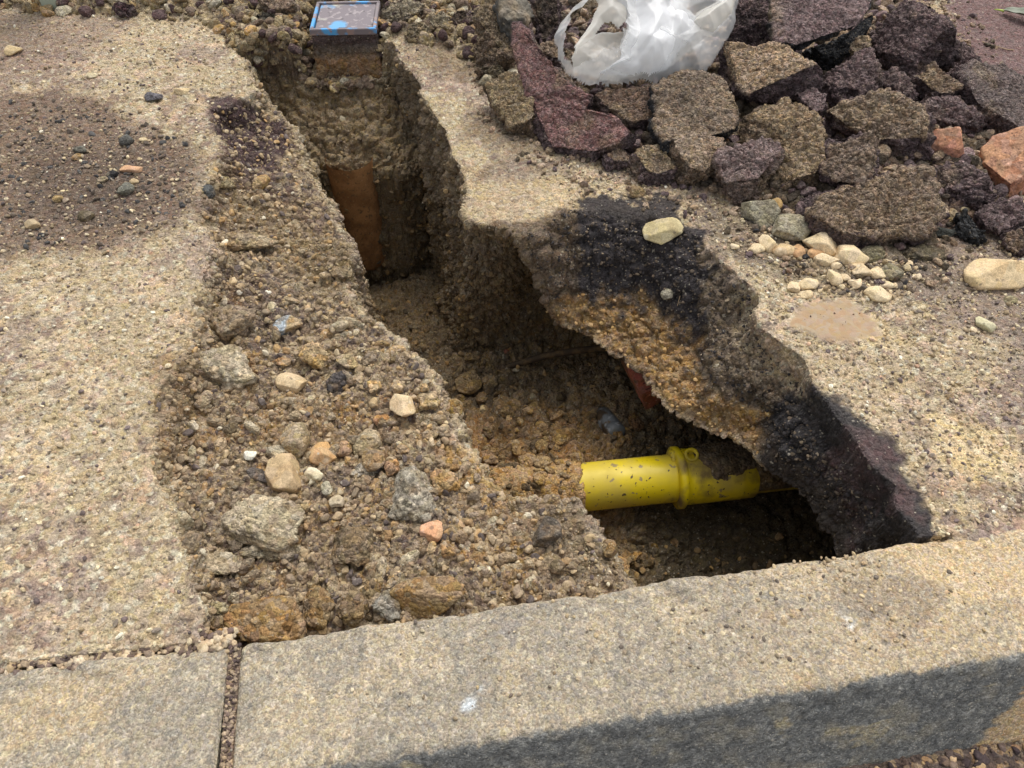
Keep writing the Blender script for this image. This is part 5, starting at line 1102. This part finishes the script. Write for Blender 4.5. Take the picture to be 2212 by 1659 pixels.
bcen = at(1395, 75, .13); bn = np.array([0, -.45, 1.]); bn /= np.linalg.norm(bn); bax = np.array([1., 0, 0]); bay = np.cross(bn, bax)
def bpt(u, v):
    d = ray(u, v); o = np.array([0, 0, CAMH]); t = ((bcen - o) @ bn) / (d @ bn); w_ = o + d * t - bcen; return (w_ @ bax, w_ @ bay)
bag = empty('plastic_bag', bcen - bn * .03, 'crumpled see-through white plastic bag lying on the heap of broken asphalt', 'plastic bag')
def folds(A, B, seed, n=11, f0=4.5, f1=34, amp=.012):
    r = np.random.default_rng(seed); h = 0
    P = np.stack([A, B, np.zeros_like(A)], 1); wA = fbm(P, .14, 2, seed) * .03; wB = fbm(P, .14, 2, seed + 3) * .03
    for k in range(n):
        a = r.uniform(0, np.pi); f = f0 * (f1 / f0) ** (k / (n - 1)); ph = r.uniform(0, 1); x = ((A + wA) * math.cos(a) + (B + wB) * math.sin(a)) * f + ph
        tri = np.abs((x % 1) - .5) * 2; w_ = sst(-.2, .5, fbm(P + k, .09, 2, seed + 50 + k)); h = h + (tri - .5) * w_ * amp * (f0 / f) ** .6
    return h
def sheet(name, outline, mat, hmax, base, seed, hole=None, amp=.012, nt_=300, nr_=120, shear=0., edge=.35):
    pl = np.array([bpt(*p) for p in outline]); lo, hi = pl.min(0), pl.max(0)
    nu = int((hi[0] - lo[0]) / .0017) + 2; nv_ = int((hi[1] - lo[1]) / .0017) + 2
    A, B = np.meshgrid(np.linspace(lo[0], hi[0], nu), np.linspace(lo[1], hi[1], nv_)); A = A.ravel(); B = B.ravel()
    P0 = np.stack([A, B, np.zeros_like(A)], 1); ja = fbm(P0, .03, 3, seed + 1) * .006; s_o = sdf(A + ja, B + ja, [tuple(p) for p in pl])
    dm = np.clip(s_o / .09, 0, 1); h = base + hmax * np.sqrt(np.clip(1 - (1 - dm) ** 2, 0, 1)) + folds(A, B, seed, amp=amp) * (edge + (1 - edge) * sst(0, .05, s_o)) + fbm(P0, .10, 2, seed + 5) * .014 * sst(0, .06, s_o)
    keep = s_o > 0
    if hole is not None:
        ph = [bpt(*p) for p in hole]; jh = fbm(P0, .018, 3, seed + 2) * .009; s_h = sdf(A + jh, B - jh, ph); keep &= s_h < 0
        h = h + .012 * np.exp(-np.abs(s_h) / .008)
    V = bcen + A[:, None] * bax + B[:, None] * bay + bn * h[:, None]
    F = grid_faces(nv_, nu); F = F[keep[F].all(1)]; us = np.zeros(len(V), bool); us[F.ravel()] = True; rm = np.cumsum(us) - 1
    return child(make_mesh(name, V[us], rm[F], mat), bag)
OUT = [(1197, 78), (1208, 50), (1235, 18), (1262, 0), (1290, -40), (1420, -80), (1560, -60), (1596, -10), (1594, 36), (1588, 60), (1560, 105), (1538, 138), (1524, 152), (1512, 163), (1492, 164), (1470, 173), (1440, 178), (1404, 177), (1384, 172), (1344, 180), (1310, 184), (1285, 182), (1252, 172), (1222, 158), (1208, 130), (1201, 100)]
sheet('inner_film', [(1240, 150), (1232, 120), (1250, 80), (1300, 60), (1350, 60), (1440, 40), (1500, 30), (1520, 80), (1460, 130), (1380, 160), (1300, 168)], M_bagy, .012, -.012, 71, None, .010)
sheet('outer_film', OUT, M_bagc, .060, -.012, 72, [(1222, 142), (1215, 105), (1228, 70), (1262, 40), (1300, 30), (1345, 45), (1352, 75), (1345, 105), (1330, 138), (1300, 150), (1262, 160), (1238, 160)], .016)
sheet('crumpled_film', [(1325, -60), (1460, -70), (1500, -20), (1480, 30), (1505, 60), (1498, 95), (1470, 118), (1440, 160), (1404, 172), (1384, 166), (1340, 172), (1285, 172), (1335, 140), (1338, 110), (1352, 70), (1345, 44), (1310, 22)], M_bagw, .055, .006, 73, None, .020)
sheet('handle_film', [(1470, -60), (1580, -50), (1590, 0), (1575, 50), (1540, 88), (1500, 98), (1478, 70), (1500, 40), (1540, 20), (1530, -10), (1480, -20)], M_bagy, .045, .012, 74, None, .012)
sheet('folded_film', [(1262, -20), (1345, -30), (1352, 60), (1335, 80), (1318, 66), (1300, 70), (1280, 100), (1250, 120), (1240, 138), (1236, 120), (1270, 70), (1290, 30)], M_bagy, .02, .020, 75, None, .010)

# ------------------------------------------------------------------ leaf, twigs, pale plastic leg
M_leaf = mix_mat('dull leaf', [lin(134, 140, 122)], [(lin(112, 120, 100), .5, 60)], 40, rough=.55, bump=.3, soft=.1); M_stalk = plain_mat('leaf stalk', lin(176, 196, 84), .5)
lp, lq = at(2147, 22, .004), at(2330, 78, .004); ld = (lq - lp) / np.linalg.norm(lq - lp); lw_ = np.array([-ld[1], ld[0], 0]); LL = .17
leaf = empty('fallen_leaf', lp, 'grey green narrow leaf with a bright stalk on the maroon asphalt', 'leaf')
V = []; nu, nv_ = 60, 13
for i in range(nu):
    t = i / (nu - 1); wd = .019 * math.sin(math.pi * min(1, t ** .75)) ** .6 + .0003
    for j in range(nv_):
        s = (j / (nv_ - 1) - .5) * 2; V.append(lp + ld * (.018 + LL * t) + lw_ * wd * s + np.array([0, 0, .004 + .010 * abs(s) ** 1.3 * wd / .019 + .004 * math.sin(t * 5) + .0012 * math.sin(t * 30) * abs(s)]))
F = grid_faces(nu, nv_); lo = make_mesh('blade', np.array(V), F, M_leaf); child(lo, leaf); md = lo.modifiers.new('thickness', 'SOLIDIFY'); md.thickness = .0006
V, F = tube([lp + np.array([0, 0, .002]), lp + ld * .010 + np.array([0, 0, .004]), lp + ld * .022 + np.array([0, 0, .0045])], [.0008, .0018, .0028], 12, 5); child(make_mesh('stalk', V, F, M_stalk), leaf)
M_twig = plain_mat('dry twig', lin(176, 150, 118), .8)
for pts, rr2, lab in (([(2120, 92), (2145, 100), (2175, 108), (2190, 110)], .0011, 'thin dry twig on the maroon asphalt beside the heap'), ([(170, 510), (182, 500), (196, 489)], .0009, 'short dry straw on the damp patch'), ([(1470, 640), (1462, 660), (1468, 690)], .0007, 'fine root hair on the black tar slope')):
    P = []
    for u, v in pts: p, n_, _ = hit(u, v); P.append(p + np.array([0, 0, .0025]))
    V, F = tube(P, [rr2] * len(P), 8, 5); tag(make_mesh('twig', V, F, M_twig), lab, 'twig')
M_pl = plain_mat('pale green plastic', lin(168, 176, 158), .45)
# foot of a barrier standing past the rubble: a hollow plastic post with a flange
pb0 = at(113, 17, 0); post = empty('plastic_post', pb0, 'foot of a pale green plastic post at the upper left edge', 'post')
bm = bmesh.new(); box_bm(bm, pb0[0] - .024, pb0[0] + .024, pb0[1] - .002, pb0[1] + .040, -.01, .42); child(bmobj('post_body', bm, M_pl, None, .004), post)
bm = bmesh.new(); vs = [(-.024, 0), (-.09, .14), (-.09, .42), (-.024, .42)]
f0 = [bm.verts.new((pb0[0] + x, pb0[1] + .010, z)) for x, z in vs]; f1 = [bm.verts.new((pb0[0] + x, pb0[1] + .026, z)) for x, z in vs]
bm.faces.new(f0); bm.faces.new(f1[::-1])
for i in range(4): bm.faces.new((f0[i], f0[(i + 1) % 4], f1[(i + 1) % 4], f1[i]))
bmesh.ops.recalc_face_normals(bm, faces=list(bm.faces)); child(bmobj('brace', bm, M_pl, None, .002), post)
bpy.context.view_layer.update()
for ob in list(sc.objects):
    if ob.type == 'MESH' and ob.data.attributes.get('Col') is not None and ob.data.attributes.get('smo') is None: pass
print('done')
